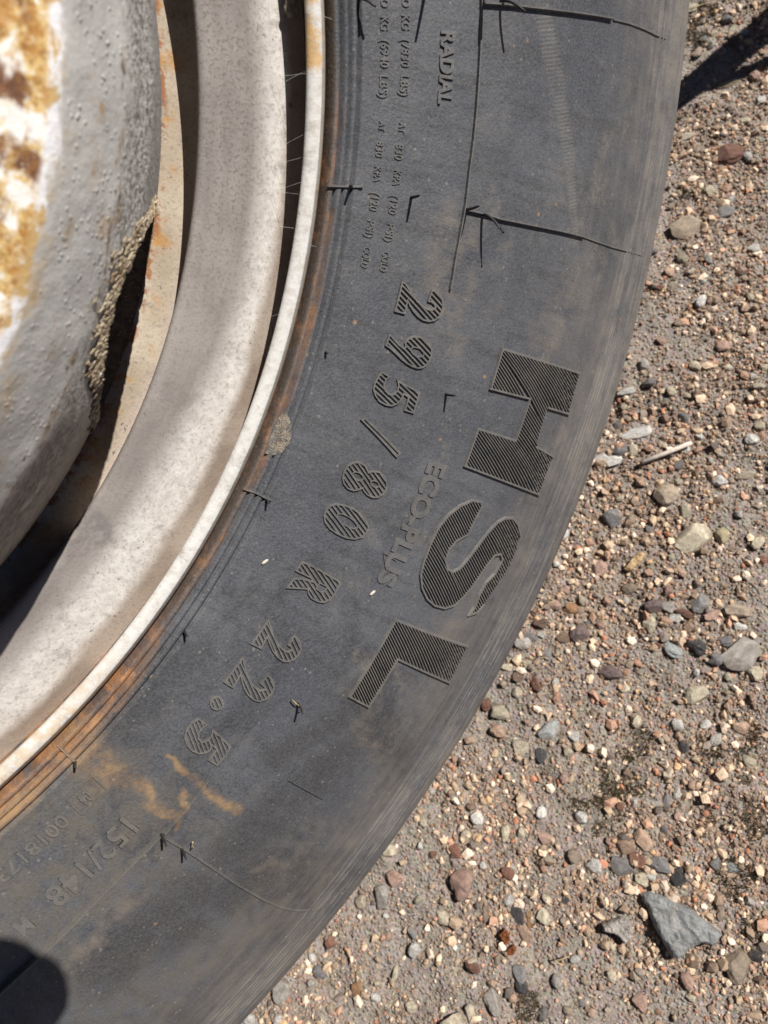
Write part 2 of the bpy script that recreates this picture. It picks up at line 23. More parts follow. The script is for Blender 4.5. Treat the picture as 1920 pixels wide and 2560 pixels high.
STAIN = {"rust":[[[0.1747,-0.2468],[0.1795,-0.2566],0.013],[[0.1756,-0.2513],[0.1862,-0.263],0.008],[[0.1862,-0.263],[0.1955,-0.2776],0.0045],[[0.1955,-0.2776],[0.2056,-0.2883],0.0028],[[0.2084,-0.2665],[0.2187,-0.2848],0.0022],[[0.2187,-0.2848],[0.2296,-0.3025],0.0032],[[0.1631,-0.2584],[0.1455,-0.2664],0.006],[[0.212,-0.2845],[0.2017,-0.2926],0.002]],"tan":[[[0.3422,-0.0638],[0.3376,-0.101],0.013],[[0.3546,-0.073],[0.3433,-0.1178],0.01],[[0.2941,-0.2798],[0.3083,-0.3066],0.012],[[0.2541,-0.3367],[0.2676,-0.3304],0.01],[[0.2256,-0.3323],[0.2607,-0.3387],0.005],[[0.3928,-0.1278],[0.4132,-0.0875],0.016],[[0.3336,-0.251],[0.353,-0.2518],0.014],[[0.285,-0.2586],[0.3139,-0.2524],0.01],[[0.1818,-0.3207],[0.1567,-0.3331],0.008]],"dark":[[[0.2212,-0.3205],[0.2929,-0.2861],0.018],[[0.1968,-0.3453],[0.2352,-0.3363],0.02],[[0.1656,-0.3432],[0.2055,-0.3308],0.02],[[0.2515,-0.2805],[0.2932,-0.2682],0.012]],"track":[[[0.3856,0.0107],[0.3957,-0.0116],0.0075],[[0.3957,-0.0116],[0.4067,-0.0378],0.006],[[0.4067,-0.0378],[0.4156,-0.0702],0.004]],"ridge":[[0.4824,0.4705,0.4952,0.4871,0.4912]]}
BIGSTONE = [[0.0336,-0.1237],[0.0383,-0.1216],[0.0439,-0.1231],[0.055,-0.1274],[0.0647,-0.1311],[0.0728,-0.1372],[0.0807,-0.1438],[0.0784,-0.1475],[0.0742,-0.1502],[0.069,-0.1493],[0.0625,-0.1527],[0.0578,-0.1566],[0.053,-0.1605],[0.0494,-0.159],[0.0462,-0.1539],[0.0436,-0.1475],[0.041,-0.1417],[0.0373,-0.1328]]
ANGSTONE = [[0.0071,-0.1433],[0.0133,-0.1404],[0.0193,-0.1382],[0.0244,-0.1397],[0.0268,-0.1459],[0.0248,-0.1506],[0.0213,-0.1539],[0.0177,-0.1499],[0.014,-0.1477],[0.0081,-0.1475]]
IRON = [[-0.062,-0.1539],[-0.0583,-0.1498],[-0.0554,-0.1537],[-0.0552,-0.1581],[-0.0577,-0.1602]]
IRON2 = [[-0.0568,-0.1626],[-0.0532,-0.1598],[-0.0509,-0.1622],[-0.0535,-0.1661],[-0.0566,-0.1657]]
WOODCHIP = [[0.0457,0.0973],[0.0407,0.0983],[0.0495,0.1087],[0.0541,0.1116],[0.0579,0.1098],[0.0525,0.1016]]
TWIG = [[0.0608,0.1795],[0.0801,0.1863],[0.0975,0.1922]]
STRAW = [[[0.1392,0.6023],[0.1613,0.6058]],[[0.1359,0.6033],[0.1445,0.6044]],[[-0.0112,0.077],[-0.0254,0.0683]],[[-0.026,-0.1677],[-0.0166,-0.1646]],[[-0.0222,-0.1698],[-0.026,-0.1665]]]
MOSS = [[0.0363,-0.027,0.03],[0.0289,-0.0513,0.03],[0.0113,-0.0702,0.035],[0.1056,-0.0366,0.03],[0.0833,-0.0317,0.02],[0.106,-0.0746,0.025],[0.1506,0.599,0.03],[0.1377,0.5711,0.025],[0.1556,0.584,0.02],[0.1051,-0.1417,0.02],[0.0968,-0.1116,0.025],[-0.0689,-0.1179,0.012],[-0.0423,-0.1977,0.02],[0.1185,0.4161,0.01]]
RED_MOSS = [[0.0953,-0.0824,0.02],[0.1156,-0.0156,0.02],[0.0833,-0.0779,0.02]]
GBOX = [[0.1342,0.6364],[0.2273,0.6164],[0.1176,-0.205],[-0.2665,-0.2433],[-0.1392,-0.0834],[-0.0022,0.1556],[0.0769,0.3772]]
CASTERS = [[[0.378,0.6688,0.1875],[0.2723,0.581,0.2475]],[[0.3709,0.6169,0.1875],[0.2742,0.604,0.2475]]]
STONES = [
  [0.1543, 0.4496, 0.0222, 0.0161, 5, 'round', 'red', 'rounded reddish brown pebble with shaded front, alone on bare gravel near right edge'],
  [0.1239, 0.4748, 0.0151, 0.0062, 0, 'round', 'cream', None],
  [0.1635, 0.5218, 0.0221, 0.0069, 8, 'chip', 'yellow', 'flat yellowish stone just below the dark stake shadow'],
  [0.1432, 0.608, 0.0144, 0.0079, 0, 'chip', 'cream', 'cream stone touching the top of the picture beside the tyre'],
  [0.1144, 0.3819, 0.0246, 0.0192, 10, 'chip', 'tan', 'tan blocky stone on the gravel below the red pebble, beside the tyre edge'],
  [0.1457, 0.3925, 0.0171, 0.0092, 0, 'round', 'grey', None],
  [0.1623, 0.3559, 0.0116, 0.0077, 0, 'round', 'white', None],
  [0.0555, 0.2429, 0.0166, 0.0064, 15, 'round', 'white', 'slim white oval stone close to the tyre, uppermost of the white ones there'],
  [0.0623, 0.2068, 0.0245, 0.01, 3, 'round', 'white', 'large flat white stone just above the pale dry twig'],
  [0.0402, 0.1845, 0.0176, 0.0075, 8, 'round', 'white', 'long white stone left of the pale twig end, close to the tyre'],
  [0.0554, 0.1914, 0.0087, 0.0087, 0, 'round', 'cream', None],
  [0.0324, 0.1892, 0.0132, 0.0069, 5, 'round', 'white', None],
  [0.0454, 0.194, 0.0119, 0.0082, 0, 'round', 'grey', None],
  [0.0748, 0.1545, 0.0195, 0.0158, 0, 'chip', 'tan', 'tan arrowhead shaped stone with a dark hollow below the twig'],
  [0.0365, 0.1378, 0.016, 0.0129, 20, 'round', 'grey', 'dark grey round stone beside the tyre, left of the cream rock'],
  [0.091, 0.119, 0.0273, 0.0196, 30, 'chip', 'cream', 'large cream angular rock in the middle of the gravel right of the tyre'],
  [0.1113, 0.1208, 0.0106, 0.0118, 0, 'chip', 'yellow', 'lumpy yellowish stone just right of the large cream rock'],
  [0.0885, 0.1401, 0.009, 0.0108, 0, 'round', 'cream', None],
  [0.1154, 0.1619, 0.0108, 0.009, 0, 'chip', 'white', None],
  [0.1348, 0.166, 0.0149, 0.006, 0, 'chip', 'cream', None],
  [0.1376, 0.1006, 0.0081, 0.0052, 0, 'round', 'red', None],
  [0.1171, 0.0352, 0.0293, 0.0203, 25, 'chip', 'pale', 'big pale grey rough rock at the right edge casting a black shadow'],
  [0.026, 0.0224, 0.0181, 0.0105, -8, 'chip', 'maroon', 'flat maroon grey wedge shaped stone lying alone on fine gravel'],
  [0.0838, 0.0077, 0.0152, 0.0164, -20, 'chip', 'cream', 'cream triangular flat stone below the big pale grey rock'],
  [0.0878, 0.0408, 0.0143, 0.0115, -30, 'round', 'dark', 'shiny black pebble left of the big pale grey rock'],
  [0.0709, 0.0382, 0.0138, 0.0092, -35, 'round', 'blue', 'smooth grey white oval pebble left of the shiny black one'],
  [0.1238, 0.0205, 0.0134, 0.0089, -10, 'round', 'cream', 'cream rounded stone just under the big pale grey rock'],
  [0.0924, 0.0713, 0.0133, 0.0145, 0, 'chip', 'grey', 'grey blocky stone above the black shiny pebble'],
  [0.0619, 0.0706, 0.0159, 0.0106, -10, 'round', 'maroon', 'purplish grey rounded stone among the pebble cluster'],
  [0.0696, 0.0697, 0.0076, 0.0105, 0, 'round', 'pale', None],
  [0.118, 0.065, 0.0189, 0.0109, -10, 'chip', 'tan', 'tan grey flat stone above the big pale grey rock'],
  [0.0989, 0.0621, 0.0121, 0.0092, 20, 'round', 'pink', 'pink stone beside the grey blocky stone'],
  [0.0814, 0.0647, 0.014, 0.0064, -20, 'round', 'red', None],
  [0.0566, 0.0581, 0.01, 0.0135, -20, 'round', 'cream', 'cream curved stone at the left of the pebble cluster'],
  [0.0672, 0.0593, 0.0093, 0.0073, -20, 'round', 'peach', None],
  [0.0734, 0.0614, 0.0076, 0.0076, 0, 'round', 'white', None],
  [0.0831, 0.0554, 0.0081, 0.0072, 0, 'round', 'peach', None],
  [0.116, 0.0545, 0.0102, 0.0074, -25, 'round', 'white', None],
  [0.1062, 0.0443, 0.0097, 0.0074, 0, 'round', 'grey', None],
  [0.0979, 0.031, 0.0091, 0.0096, 0, 'round', 'grey', None],
  [0.1111, -0.0153, 0.0132, 0.0094, -10, 'chip', 'peach', 'peach coloured stone near the right edge above the moss'],
  [0.0927, -0.025, 0.0077, 0.0127, -20, 'chip', 'pale', 'upright pale stone beside dark moss'],
  [0.1129, -0.0377, 0.0092, 0.0071, -35, 'round', 'cream', None],
  [0.0641, -0.0597, 0.005, 0.0099, -15, 'chip', 'white', None],
  [0.0571, -0.0654, 0.0055, 0.011, 0, 'chip', 'grey', None],
  [0.0901, -0.1623, 0.017, 0.0195, 10, 'chip', 'tan', 'tan ridged pointed rock at the lower right corner'],
  [0.0766, -0.1656, 0.0088, 0.0072, -10, 'chip', 'white', 'small bright white stone left of the tan ridged rock'],
  [0.1015, -0.1557, 0.0092, 0.0077, 0, 'round', 'dark', 'dark bluish lump right of the tan ridged rock'],
  [0.0171, -0.0917, 0.0072, 0.0078, 0, 'round', 'pink', None],
  [0.0269, -0.0951, 0.0149, 0.0088, 8, 'round', 'peach', 'long peach pebble, largest of the pink cluster above the grey triangle'],
  [0.0385, -0.09, 0.0099, 0.0165, 35, 'chip', 'peach', 'upright orange peach flake in the pink cluster above the grey triangle'],
  [0.0336, -0.1018, 0.012, 0.0098, -15, 'chip', 'red', 'orange red stone below the long peach pebble'],
  [0.0238, -0.1073, 0.0159, 0.0126, -25, 'chip', 'grey', 'dark grey angular stone left of the red one'],
  [0.0482, -0.1056, 0.0157, 0.0108, -20, 'chip', 'grey', 'grey pointed stone right of the red one'],
  [0.0346, -0.1142, 0.0076, 0.0109, 10, 'round', 'cream', None],
  [0.0418, -0.1114, 0.0081, 0.0065, -20, 'round', 'white', None],
  [0.0598, -0.1117, 0.0102, 0.0113, 0, 'chip', 'dark', None],
  [0.0944, -0.105, 0.0106, 0.0074, -15, 'chip', 'blue', 'bluish white chip lying in moss at the right'],
  [0.0278, -0.1894, 0.0094, 0.011, 25, 'round', 'pink', 'rounded pinkish pebble near the bottom of the gravel'],
  [0.0621, -0.1622, 0.0083, 0.0078, 0, 'round', 'brown', None],
  [0.0835, -0.134, 0.0058, 0.0073, 0, 'round', 'tan', None],
  [0.0681, -0.1228, 0.0037, 0.0042, 0, 'round', 'yellow', None],
  [0.0106, -0.1751, 0.0066, 0.008, 0, 'round', 'cream', None],
  [-0.0859, -0.1219, 0.0178, 0.0229, -30, 'round', 'pink', 'large speckled pink stone sunk in the gravel near the lower tyre edge'],
  [-0.0551, -0.1318, 0.0073, 0.0073, -35, 'round', 'white', 'bright white pebble touching the dark faceted stone'],
  [-0.0489, -0.1405, 0.0089, 0.0145, 30, 'chip', 'dark', 'dark grey faceted stone below the bright white pebble'],
  [-0.0317, -0.1409, 0.0088, 0.0116, 25, 'round', 'cream', 'smooth cream egg shaped pebble right of the dark faceted stone'],
  [-0.0416, -0.142, 0.0042, 0.0056, 0, 'round', 'orange', None],
  [-0.0416, -0.1478, 0.0042, 0.0044, 0, 'round', 'orange', None],
  [-0.0446, -0.1542, 0.0105, 0.0138, 25, 'round', 'peach', 'peach white mottled stone below the dark faceted stone'],
  [-0.0688, -0.1952, 0.0088, 0.0159, 18, 'round', 'pale', 'long pale speckled oval stone near the bottom edge'],
  [-0.0839, -0.2059, 0.0077, 0.011, 10, 'round', 'cream', 'round cream pebble at the bottom edge beside the cracked stone'],
  [-0.0954, -0.2111, 0.0187, 0.0132, 10, 'round', 'cream', 'cream cracked stone cut off by the bottom edge'],
  [-0.0493, -0.1768, 0.0093, 0.0115, 20, 'chip', 'grey', 'grey stone, upper of two joined dark ones'],
  [-0.0488, -0.184, 0.0076, 0.0104, 25, 'chip', 'dark', None],
  [-0.072, -0.142, 0.0056, 0.009, 0, 'round', 'tan', None],
  [-0.0561, -0.0887, 0.0075, 0.0115, -10, 'chip', 'cream', None],
  [-0.092, -0.103, 0.0081, 0.011, 30, 'round', 'red', None],
  [-0.0281, -0.0915, 0.013, 0.0079, -10, 'round', 'pink', None],
  [-0.1468, -0.1372, 0.0135, 0.0146, 0, 'round', 'pale', 'round whitish stone beside the lower tyre edge'],
  [-0.1378, -0.1239, 0.0141, 0.0094, -10, 'round', 'pink', None],
  [-0.1404, -0.1041, 0.0107, 0.0107, 0, 'chip', 'cream', None],
  [-0.1651, -0.1976, 0.008, 0.0132, 0, 'chip', 'orange', 'orange heart shaped stone near the bottom'],
  [-0.1377, -0.1838, 0.0046, 0.0176, -12, 'chip', 'cream', 'slim bone coloured sliver near the bottom'],
  [-0.2217, -0.2011, 0.0147, 0.0158, 0, 'chip', 'pale', 'pale lumpy stone tucked against the lower tyre edge'],
  [-0.1636, -0.1414, 0.0088, 0.0112, -30, 'chip', 'cream', None],
  [-0.1421, -0.1622, 0.0052, 0.0063, 0, 'round', 'pink', None],
  [-0.2247, -0.2203, 0.0064, 0.0099, -30, 'chip', 'white', None],
  [-0.0575, -0.0051, 0.018, 0.0138, -15, 'chip', 'cream', 'white crumbly lump beside the tyre, biggest near the logo letters'],
  [-0.0581, -0.02, 0.0125, 0.0101, -20, 'chip', 'peach', None],
  [-0.0413, -0.03, 0.0135, 0.01, 0, 'chip', 'cream', None],
  [-0.0212, -0.0186, 0.017, 0.0117, 25, 'chip', 'blue', 'bluish white broken stone among gravel below the maroon wedge'],
  [-0.0038, -0.0218, 0.007, 0.0093, -10, 'round', 'white', None],
  [-0.0272, -0.0353, 0.0087, 0.0105, 0, 'chip', 'dark', None],
  [-0.043, 0.009, 0.0078, 0.0072, 0, 'round', 'cream', None],
  [-0.0349, 0.0295, 0.0078, 0.0078, 0, 'round', 'cream', None],
  [-0.0413, 0.0201, 0.009, 0.0066, -20, 'chip', 'brown', None],
  [-0.0502, 0.0279, 0.0079, 0.0067, 0, 'round', 'cream', None],
  [-0.0669, 0.0007, 0.0078, 0.0096, 0, 'round', 'red', None],
  [-0.011, 0.0745, 0.011, 0.0091, 0, 'round', 'pink', None],
  [-0.0237, 0.0603, 0.0091, 0.0091, 0, 'round', 'brown', None],
  [-0.0371, 0.0456, 0.0128, 0.0103, -10, 'chip', 'pale', None],
  [-0.0314, 0.0503, 0.014, 0.0067, -5, 'round', 'grey', 'dark grey flat pebble touching the tyre shoulder'],
  [-0.023, 0.0519, 0.0055, 0.0061, 0, 'round', 'white', None],
  [-0.0044, 0.0491, 0.0108, 0.0075, 0, 'round', 'brown', None],
  [0.0063, 0.0518, 0.0144, 0.0138, 0, 'round', 'maroon', None],
  [-0.0185, 0.0375, 0.006, 0.009, 0, 'round', 'grey', None],
  [0.0239, 0.1001, 0.0134, 0.0103, 0, 'round', 'pink', None],
  [0.0002, 0.0705, 0.0103, 0.0085, 0, 'round', 'orange', None],
]

# ------------------------------------------------------------------ camera, sky, sun, exposure
cam = bpy.data.cameras.new('camera')
cam.sensor_fit = 'VERTICAL'; cam.sensor_height = 36.0; cam.sensor_width = 27.0
cam.lens = 36.0 * 1800.0 / 2560.0
cam.clip_start = 0.005; cam.clip_end = 400.0
cam.dof.use_dof = True; cam.dof.focus_distance = 0.325; cam.dof.aperture_fstop = 14.0
camo = bpy.data.objects.new('camera', cam); COLL.objects.link(camo)
camo.matrix_world = Matrix.Translation((0, 0, CAM_H)) @ Matrix(CAM_ROT).to_4x4()
SC.camera = camo

sd = Vector(SUN_DIR).normalized()
world = bpy.data.worlds.new('World'); SC.world = world; world.use_nodes = True
wn = world.node_tree; wn.nodes.clear()
sky = wn.nodes.new('ShaderNodeTexSky'); sky.sky_type = 'NISHITA'; sky.sun_disc = False
sky.sun_elevation = math.asin(sd.z); sky.sun_rotation = math.atan2(sd.x, sd.y); sky.altitude = 1500.0; sky.air_density = .3; sky.dust_density = .15
bg = wn.nodes.new('ShaderNodeBackground'); bg.inputs['Strength'].default_value = SKY_STRENGTH
wo = wn.nodes.new('ShaderNodeOutputWorld')
wn.links.new(sky.outputs[0], bg.inputs[0]); wn.links.new(bg.outputs[0], wo.inputs[0])

sun = bpy.data.lights.new('sun', 'SUN'); sun.energy = SUN_STRENGTH; sun.angle = math.radians(0.53); sun.color = (1.0, .945, .87)
suno = bpy.data.objects.new('sun', sun); COLL.objects.link(suno)
suno.rotation_euler = (-sd).to_track_quat('-Z', 'Y').to_euler(); suno.location = sd * 20

vs = SC.view_settings
vs.view_transform = 'Standard'; vs.look = 'None'; vs.exposure = EXPOSURE; vs.gamma = 1.0; vs.use_curve_mapping = False

# ------------------------------------------------------------------ helpers
def tag(o, label=None, cat=None, group=None, kind=None):
    if label: o['label'] = label
    if cat: o['category'] = cat
    if group: o['group'] = group
    if kind: o['kind'] = kind
    return o

def link(o, parent=None):
    COLL.objects.link(o)
    if parent is not None: o.parent = parent
    return o

def empty(name, mat=None):
    o = bpy.data.objects.new(name, None); o.empty_display_size = .05
    if mat is not None: o.matrix_world = mat
    return link(o)

def np_mesh(name, v, f, smooth=True):
    """v (n,3), f (m,k) one polygon size"""
    v = np.asarray(v, np.float32); f = np.asarray(f, np.int32)
    me = bpy.data.meshes.new(name)
    me.vertices.add(len(v)); me.vertices.foreach_set('co', v.ravel())
    k = f.shape[1]
    me.loops.add(f.size); me.loops.foreach_set('vertex_index', f.ravel())
    me.polygons.add(len(f)); me.polygons.foreach_set('loop_start', np.arange(0, f.size, k, dtype=np.int32))
    me.polygons.foreach_set('use_smooth', np.full(len(f), smooth, dtype=bool))
    me.update(calc_edges=True)
    return me

def py_mesh(name, v, f, smooth=False):
    me = bpy.data.meshes.new(name); me.from_pydata([tuple(p) for p in v], [], f)
    if smooth: me.polygons.foreach_set('use_smooth', [True] * len(me.polygons))
    me.update(); return me

def obj(name, me, mat, parent=None):
    o = bpy.data.objects.new(name, me)
    if mat is not None:
        me.materials.clear(); me.materials.append(mat)
    return link(o, parent)

def vnoise(p, seed=0):
    """smooth value noise for (n,3) arrays, range -1..1"""
    p = np.asarray(p, float); i = np.floor(p).astype(np.int64); fr = p - i; fr = fr * fr * (3 - 2 * fr)
    out = np.zeros(len(p))
    for dx in (0, 1):
        for dy in (0, 1):
            for dz in (0, 1):
                h = (i[:, 0] + dx) * 374761393 + (i[:, 1] + dy) * 668265263 + (i[:, 2] + dz) * 2147483647 + seed * 974711
                h = (h ^ (h >> 13)) * 1274126177 & 0xffffffff; h = (h ^ (h >> 16)) & 0xffff
                w = (fr[:, 0] if dx else 1 - fr[:, 0]) * (fr[:, 1] if dy else 1 - fr[:, 1]) * (fr[:, 2] if dz else 1 - fr[:, 2])
                out += w * (h / 32767.5 - 1)
    return out

# node helpers ------------------------------------------------------
class NT:
    def __init__(s, name):
        s.m = bpy.data.materials.new(name); s.m.use_nodes = True; s.t = s.m.node_tree; s.t.nodes.clear()
        s.out = s.n('ShaderNodeOutputMaterial'); s.b = s.n('ShaderNodeBsdfPrincipled')
        s.t.links.new(s.b.outputs[0], s.out.inputs[0]); s.tc = s.n('ShaderNodeTexCoord'); s.P = s.tc.outputs['Object']
    def n(s, ty, **kw):
        nd = s.t.nodes.new(ty)
        for k, v in kw.items(): setattr(nd, k, v)
        return nd
    def put(s, sock, v):
        if isinstance(v, bpy.types.NodeSocket): s.t.links.new(v, sock)
        elif isinstance(v, (tuple, list)):
            if sock.type == 'RGBA' and len(v) == 3: v = (*v, 1)
            sock.default_value = v
        else: sock.default_value = v
    def ma(s, op, a, b=0.0, c=0.0, clamp=False):
        nd = s.n('ShaderNodeMath', operation=op); nd.use_clamp = clamp
        s.put(nd.inputs[0], a); s.put(nd.inputs[1], b); s.put(nd.inputs[2], c); return nd.outputs[0]
    def ve(s, op, a, b=(0, 0, 0), out=0):
        nd = s.n('ShaderNodeVectorMath', operation=op); s.put(nd.inputs[0], a); s.put(nd.inputs[1], b); return nd.outputs[out]
    def scale(s, a, k):
        nd = s.n('ShaderNodeVectorMath', operation='SCALE'); s.put(nd.inputs[0], a); s.put(nd.inputs['Scale'], k); return nd.outputs[0]
    def xyz(s, v):
        nd = s.n('ShaderNodeSeparateXYZ'); s.put(nd.inputs[0], v); return nd.outputs
    def comb(s, x, y, z):
        nd = s.n('ShaderNodeCombineXYZ')
        for i, q in enumerate((x, y, z)): s.put(nd.inputs[i], q)
        return nd.outputs[0]
    def noise(s, v, scale, detail=3.0, rough=.55, dist=0.0, col=False):
        nd = s.n('ShaderNodeTexNoise'); s.put(nd.inputs['Vector'], v); nd.inputs['Scale'].default_value = scale
        nd.inputs['Detail'].default_value = detail; nd.inputs['Roughness'].default_value = rough; nd.inputs['Distortion'].default_value = dist
        return nd.outputs['Color' if col else 'Fac']
    def vor(s, v, scale, feature='F1', out='Distance', rand=1.0):
        nd = s.n('ShaderNodeTexVoronoi', feature=feature); s.put(nd.inputs['Vector'], v); nd.inputs['Scale'].default_value = scale
        nd.inputs['Randomness'].default_value = rand
        return nd.outputs[out]
    def ss(s, v, a, b, lo=0.0, hi=1.0):
        nd = s.n('ShaderNodeMapRange', interpolation_type='SMOOTHSTEP'); s.put(nd.inputs[0], v)
        for i, q in zip((1, 2, 3, 4), (a, b, lo, hi)): s.put(nd.inputs[i], q)
        return nd.outputs[0]
    def mix(s, f, a, b, mode='MIX'):
        nd = s.n('ShaderNodeMix', data_type='RGBA', blend_type=mode); s.put(nd.inputs[0], f); s.put(nd.inputs[6], a); s.put(nd.inputs[7], b)
        return nd.outputs[2]
    def ramp(s, f, stops, mode='LINEAR'):
        nd = s.n('ShaderNodeValToRGB'); cr = nd.color_ramp; cr.interpolation = mode
        while len(cr.elements) < len(stops): cr.elements.new(.5)
        for e, (p, c) in zip(cr.elements, stops): e.position = p; e.color = (*c, 1)
        s.put(nd.inputs[0], f); return nd.outputs[0]
    def bump(s, h, strength=.3, dist=.001, nrm=None):
        nd = s.n('ShaderNodeBump'); s.put(nd.inputs['Height'], h); nd.inputs['Strength'].default_value = strength; nd.inputs['Distance'].default_value = dist
        if nrm is not None: s.put(nd.inputs['Normal'], nrm)
        return nd.outputs[0]
    def done(s, color, rough=.6, spec=.4, nrm=None, metal=0.0):
        s.put(s.b.inputs['Base Color'], color); s.put(s.b.inputs['Roughness'], rough); s.put(s.b.inputs['Specular IOR Level'], spec); s.put(s.b.inputs['Metallic'], metal)
        if nrm is not None: s.put(s.b.inputs['Normal'], nrm)
        return s.m
    # polar coordinates about the wheel axis
    def polar(s):
        x, y, z = s.xyz(s.P)[:]
        r = s.ma('SQRT', s.ma('ADD', s.ma('MULTIPLY', x, x), s.ma('MULTIPLY', y, y)))
        th = s.ma('ARCTAN2', y, x)
        return x, y, z, r, th
    def seg(s, V, A, B, w):
        """soft mask round the segment A-B in the wheel plane (metres); V a vector socket with z = 0"""
        d = (B[0] - A[0], B[1] - A[1]); L2 = max(1e-9, d[0] ** 2 + d[1] ** 2)
        pa = s.ve('SUBTRACT', V, (A[0], A[1], 0.0))
        t = s.ma('DIVIDE', s.ve('DOT_PRODUCT', pa, (d[0], d[1], 0.0), out=1), L2, clamp=True)
        q = s.ve('SUBTRACT', pa, s.scale((d[0], d[1], 0.0), t))
        dist = s.ve('LENGTH', q, out=1)
        return s.ss(dist, w, w * .15, 0.0, 1.0)
    def mx(s, *a):
        o = a[0]
        for q in a[1:]: o = s.ma('MAXIMUM', o, q)
        return o
    def mul(s, *a):
        o = a[0]
        for q in a[1:]: o = s.ma('MULTIPLY', o, q)
        return o

# ------------------------------------------------------------------ materials
def rubber(name, worn=0.0, raised=False):
    s = NT(name); x, y, z, r, th = s.polar()
    flat = s.comb(x, y, 0.0)
    warp = s.ve('ADD', flat, s.scale(s.ve('SUBTRACT', s.noise(s.P, 45, 3, col=True), (.5, .5, .5)), .022))
    warp = s.ve('MULTIPLY', warp, (1, 1, 0))
    streakv = s.comb(s.ma('MULTIPLY', r, 210), s.ma('MULTIPLY', th, 7), 0.0)
    radv = s.comb(s.ma('MULTIPLY', r, 22), s.ma('MULTIPLY', th, 70), 1.7)
    big = s.noise(s.P, 17, 4, .6)
    st = s.noise(streakv, 1.0, 4, .6)
    fine = s.noise(s.P, 900, 3, .7)
    mid = s.noise(s.P, 110, 4, .65)
    c = s.mix(s.ss(big, .35, .66), (.041, .047, .061), (.074, .081, .096))
    c = s.mix(s.mul(s.ss(s.noise(radv, 1.0, 4, .65), .47, .68), .6), c, (.024, .026, .031))
    c = s.mix(s.mul(s.ss(s.noise(s.comb(s.ma('MULTIPLY', r, 60), s.ma('MULTIPLY', th, 22), 6.6), 1.0, 5, .7), .55, .72), .45), c, (.125, .118, .11))
    # grain, scuffs and large patches of handled or dusty rubber
    gr = s.noise(s.P, 1300, 2, .6); g2 = s.noise(s.P, 260, 5, .75); scr = s.noise(s.comb(s.ma('MULTIPLY', r, 240), s.ma('MULTIPLY', th, 900), 3.0), 1.0, 3, .6)
    patch = s.noise(s.ve('ADD', s.P, (1.3, .4, 0.0)), 11, 5, .68, .7); patch2 = s.noise(s.ve('ADD', s.P, (4.3, 2.4, 0.0)), 20, 5, .7, .9)
    c = s.mix(s.ss(gr, .46, .64, 0, .20), c, (.150, .145, .140))
    c = s.mix(s.ss(gr, .50, .36, 0, .28), c, (.012, .012, .014))
    c = s.mix(s.mul(s.ss(patch, .49, .60), s.ss(th, -.35, -.75, .28, .8)), c, (.021, .023, .029))
    c = s.mix(s.mul(s.ss(patch2, .52, .68), s.ss(g2, .36, .6), s.ss(r, .335, .40, .25, 1.0), .6), c, (.165, .145, .122))
    c = s.mix(s.mul(s.ss(g2, .52, .70), s.ss(big, .3, .6), .45), c, (.125, .116, .105))
    c = s.mix(s.mul(s.ss(scr, .60, .74), s.ss(g2, .4, .6), .30), c, (.17, .16, .15))
    # browned, dusty film towards the lower part of the wheel
    low = s.ss(th, -.84, -1.02)
    c = s.mix(s.mul(low, s.ss(s.ma('ADD', s.ma('MULTIPLY', mid, .5), s.ma('MULTIPLY', patch2, .5)), .40, .62, .0, .85)), c, (.085, .074, .060))
    # dust over the shoulder
    sh = s.ss(s.ma('ADD', r, s.ma('MULTIPLY', s.ma('SUBTRACT', big, .5), .05)), .408, .480)
    dust = s.mul(sh, s.ss(s.ma('ADD', s.ma('MULTIPLY', st, .55), s.ma('MULTIPLY', big, .55)), .42, .68, .15, .95), s.ss(mid, .25, .6, .45, 1.0))
    c = s.mix(dust, c, (.170, .150, .130))
    c = s.mix(s.mul(s.ss(r, .455, .478), s.ss(s.noise(s.comb(s.ma('MULTIPLY', r, 900), s.ma('MULTIPLY', th, 9), 4.0), 1.0, 3, .6), .5, .68), s.ss(mid, .3, .62, .1, .55)), c, (.25, .235, .215))
    # darker handled areas and tan mud stains
    D = s.mx(*[s.seg(warp, a, b, w) for a, b, w in STAIN['dark']])
    c = s.mix(s.mul(D, s.ss(mid, .25, .6, .3, .85)), c, (.028, .028, .031))
    T = s.mx(*[s.seg(warp, a, b, w) for a, b, w in STAIN['tan']])
    c = s.mix(s.mul(T, s.ss(s.ma('ADD', s.ma('MULTIPLY', mid, .6), s.ma('MULTIPLY', s.noise(radv, 1.3, 4, .7), .5)), .42, .75, .0, .5)), c, (.19, .155, .12))
    # ladder shaped dust print left by a tread
    K = s.mx(*[s.seg(flat, a, b, w) for a, b, w in STAIN['track']])
    lad = s.ss(s.ma('SINE', s.ma('ADD', s.ma('MULTIPLY', y, 4200), s.ma('MULTIPLY', x, -760))), -.2, .7)
    c = s.mix(s.mul(s.ss(K, .0, .9), s.ss(mid, .2, .6, .35, 1.0), s.ma('ADD', s.ma('MULTIPLY', lad, .34), .14)), c, (.19, .175, .155))
    # rust washed out of the rim
    rn = s.noise(s.comb(s.ma('MULTIPLY', r, 420), s.ma('MULTIPLY', th, 9), 2.2), 1.0, 4, .65)
    rim = s.ss(s.ma('ADD', r, s.ma('MULTIPLY', s.ma('SUBTRACT', rn, .5), .008)), s.ss(th, -.78, -.90, .3042, .3096), .3006)
    amt = s.ma('ADD', s.ma('ADD', s.ss(th, -.80, -.90, 0, .55), s.mul(s.ss(th, -.86, -.90), s.ss(th, -.985, -.965), .45)), s.mul(s.ss(th, -.02, -.10), s.ss(s.noise(s.comb(0.0, s.ma('MULTIPLY', th, 11), 9.1), 1.0, 2), .4, .62, .25, .95)), clamp=True)
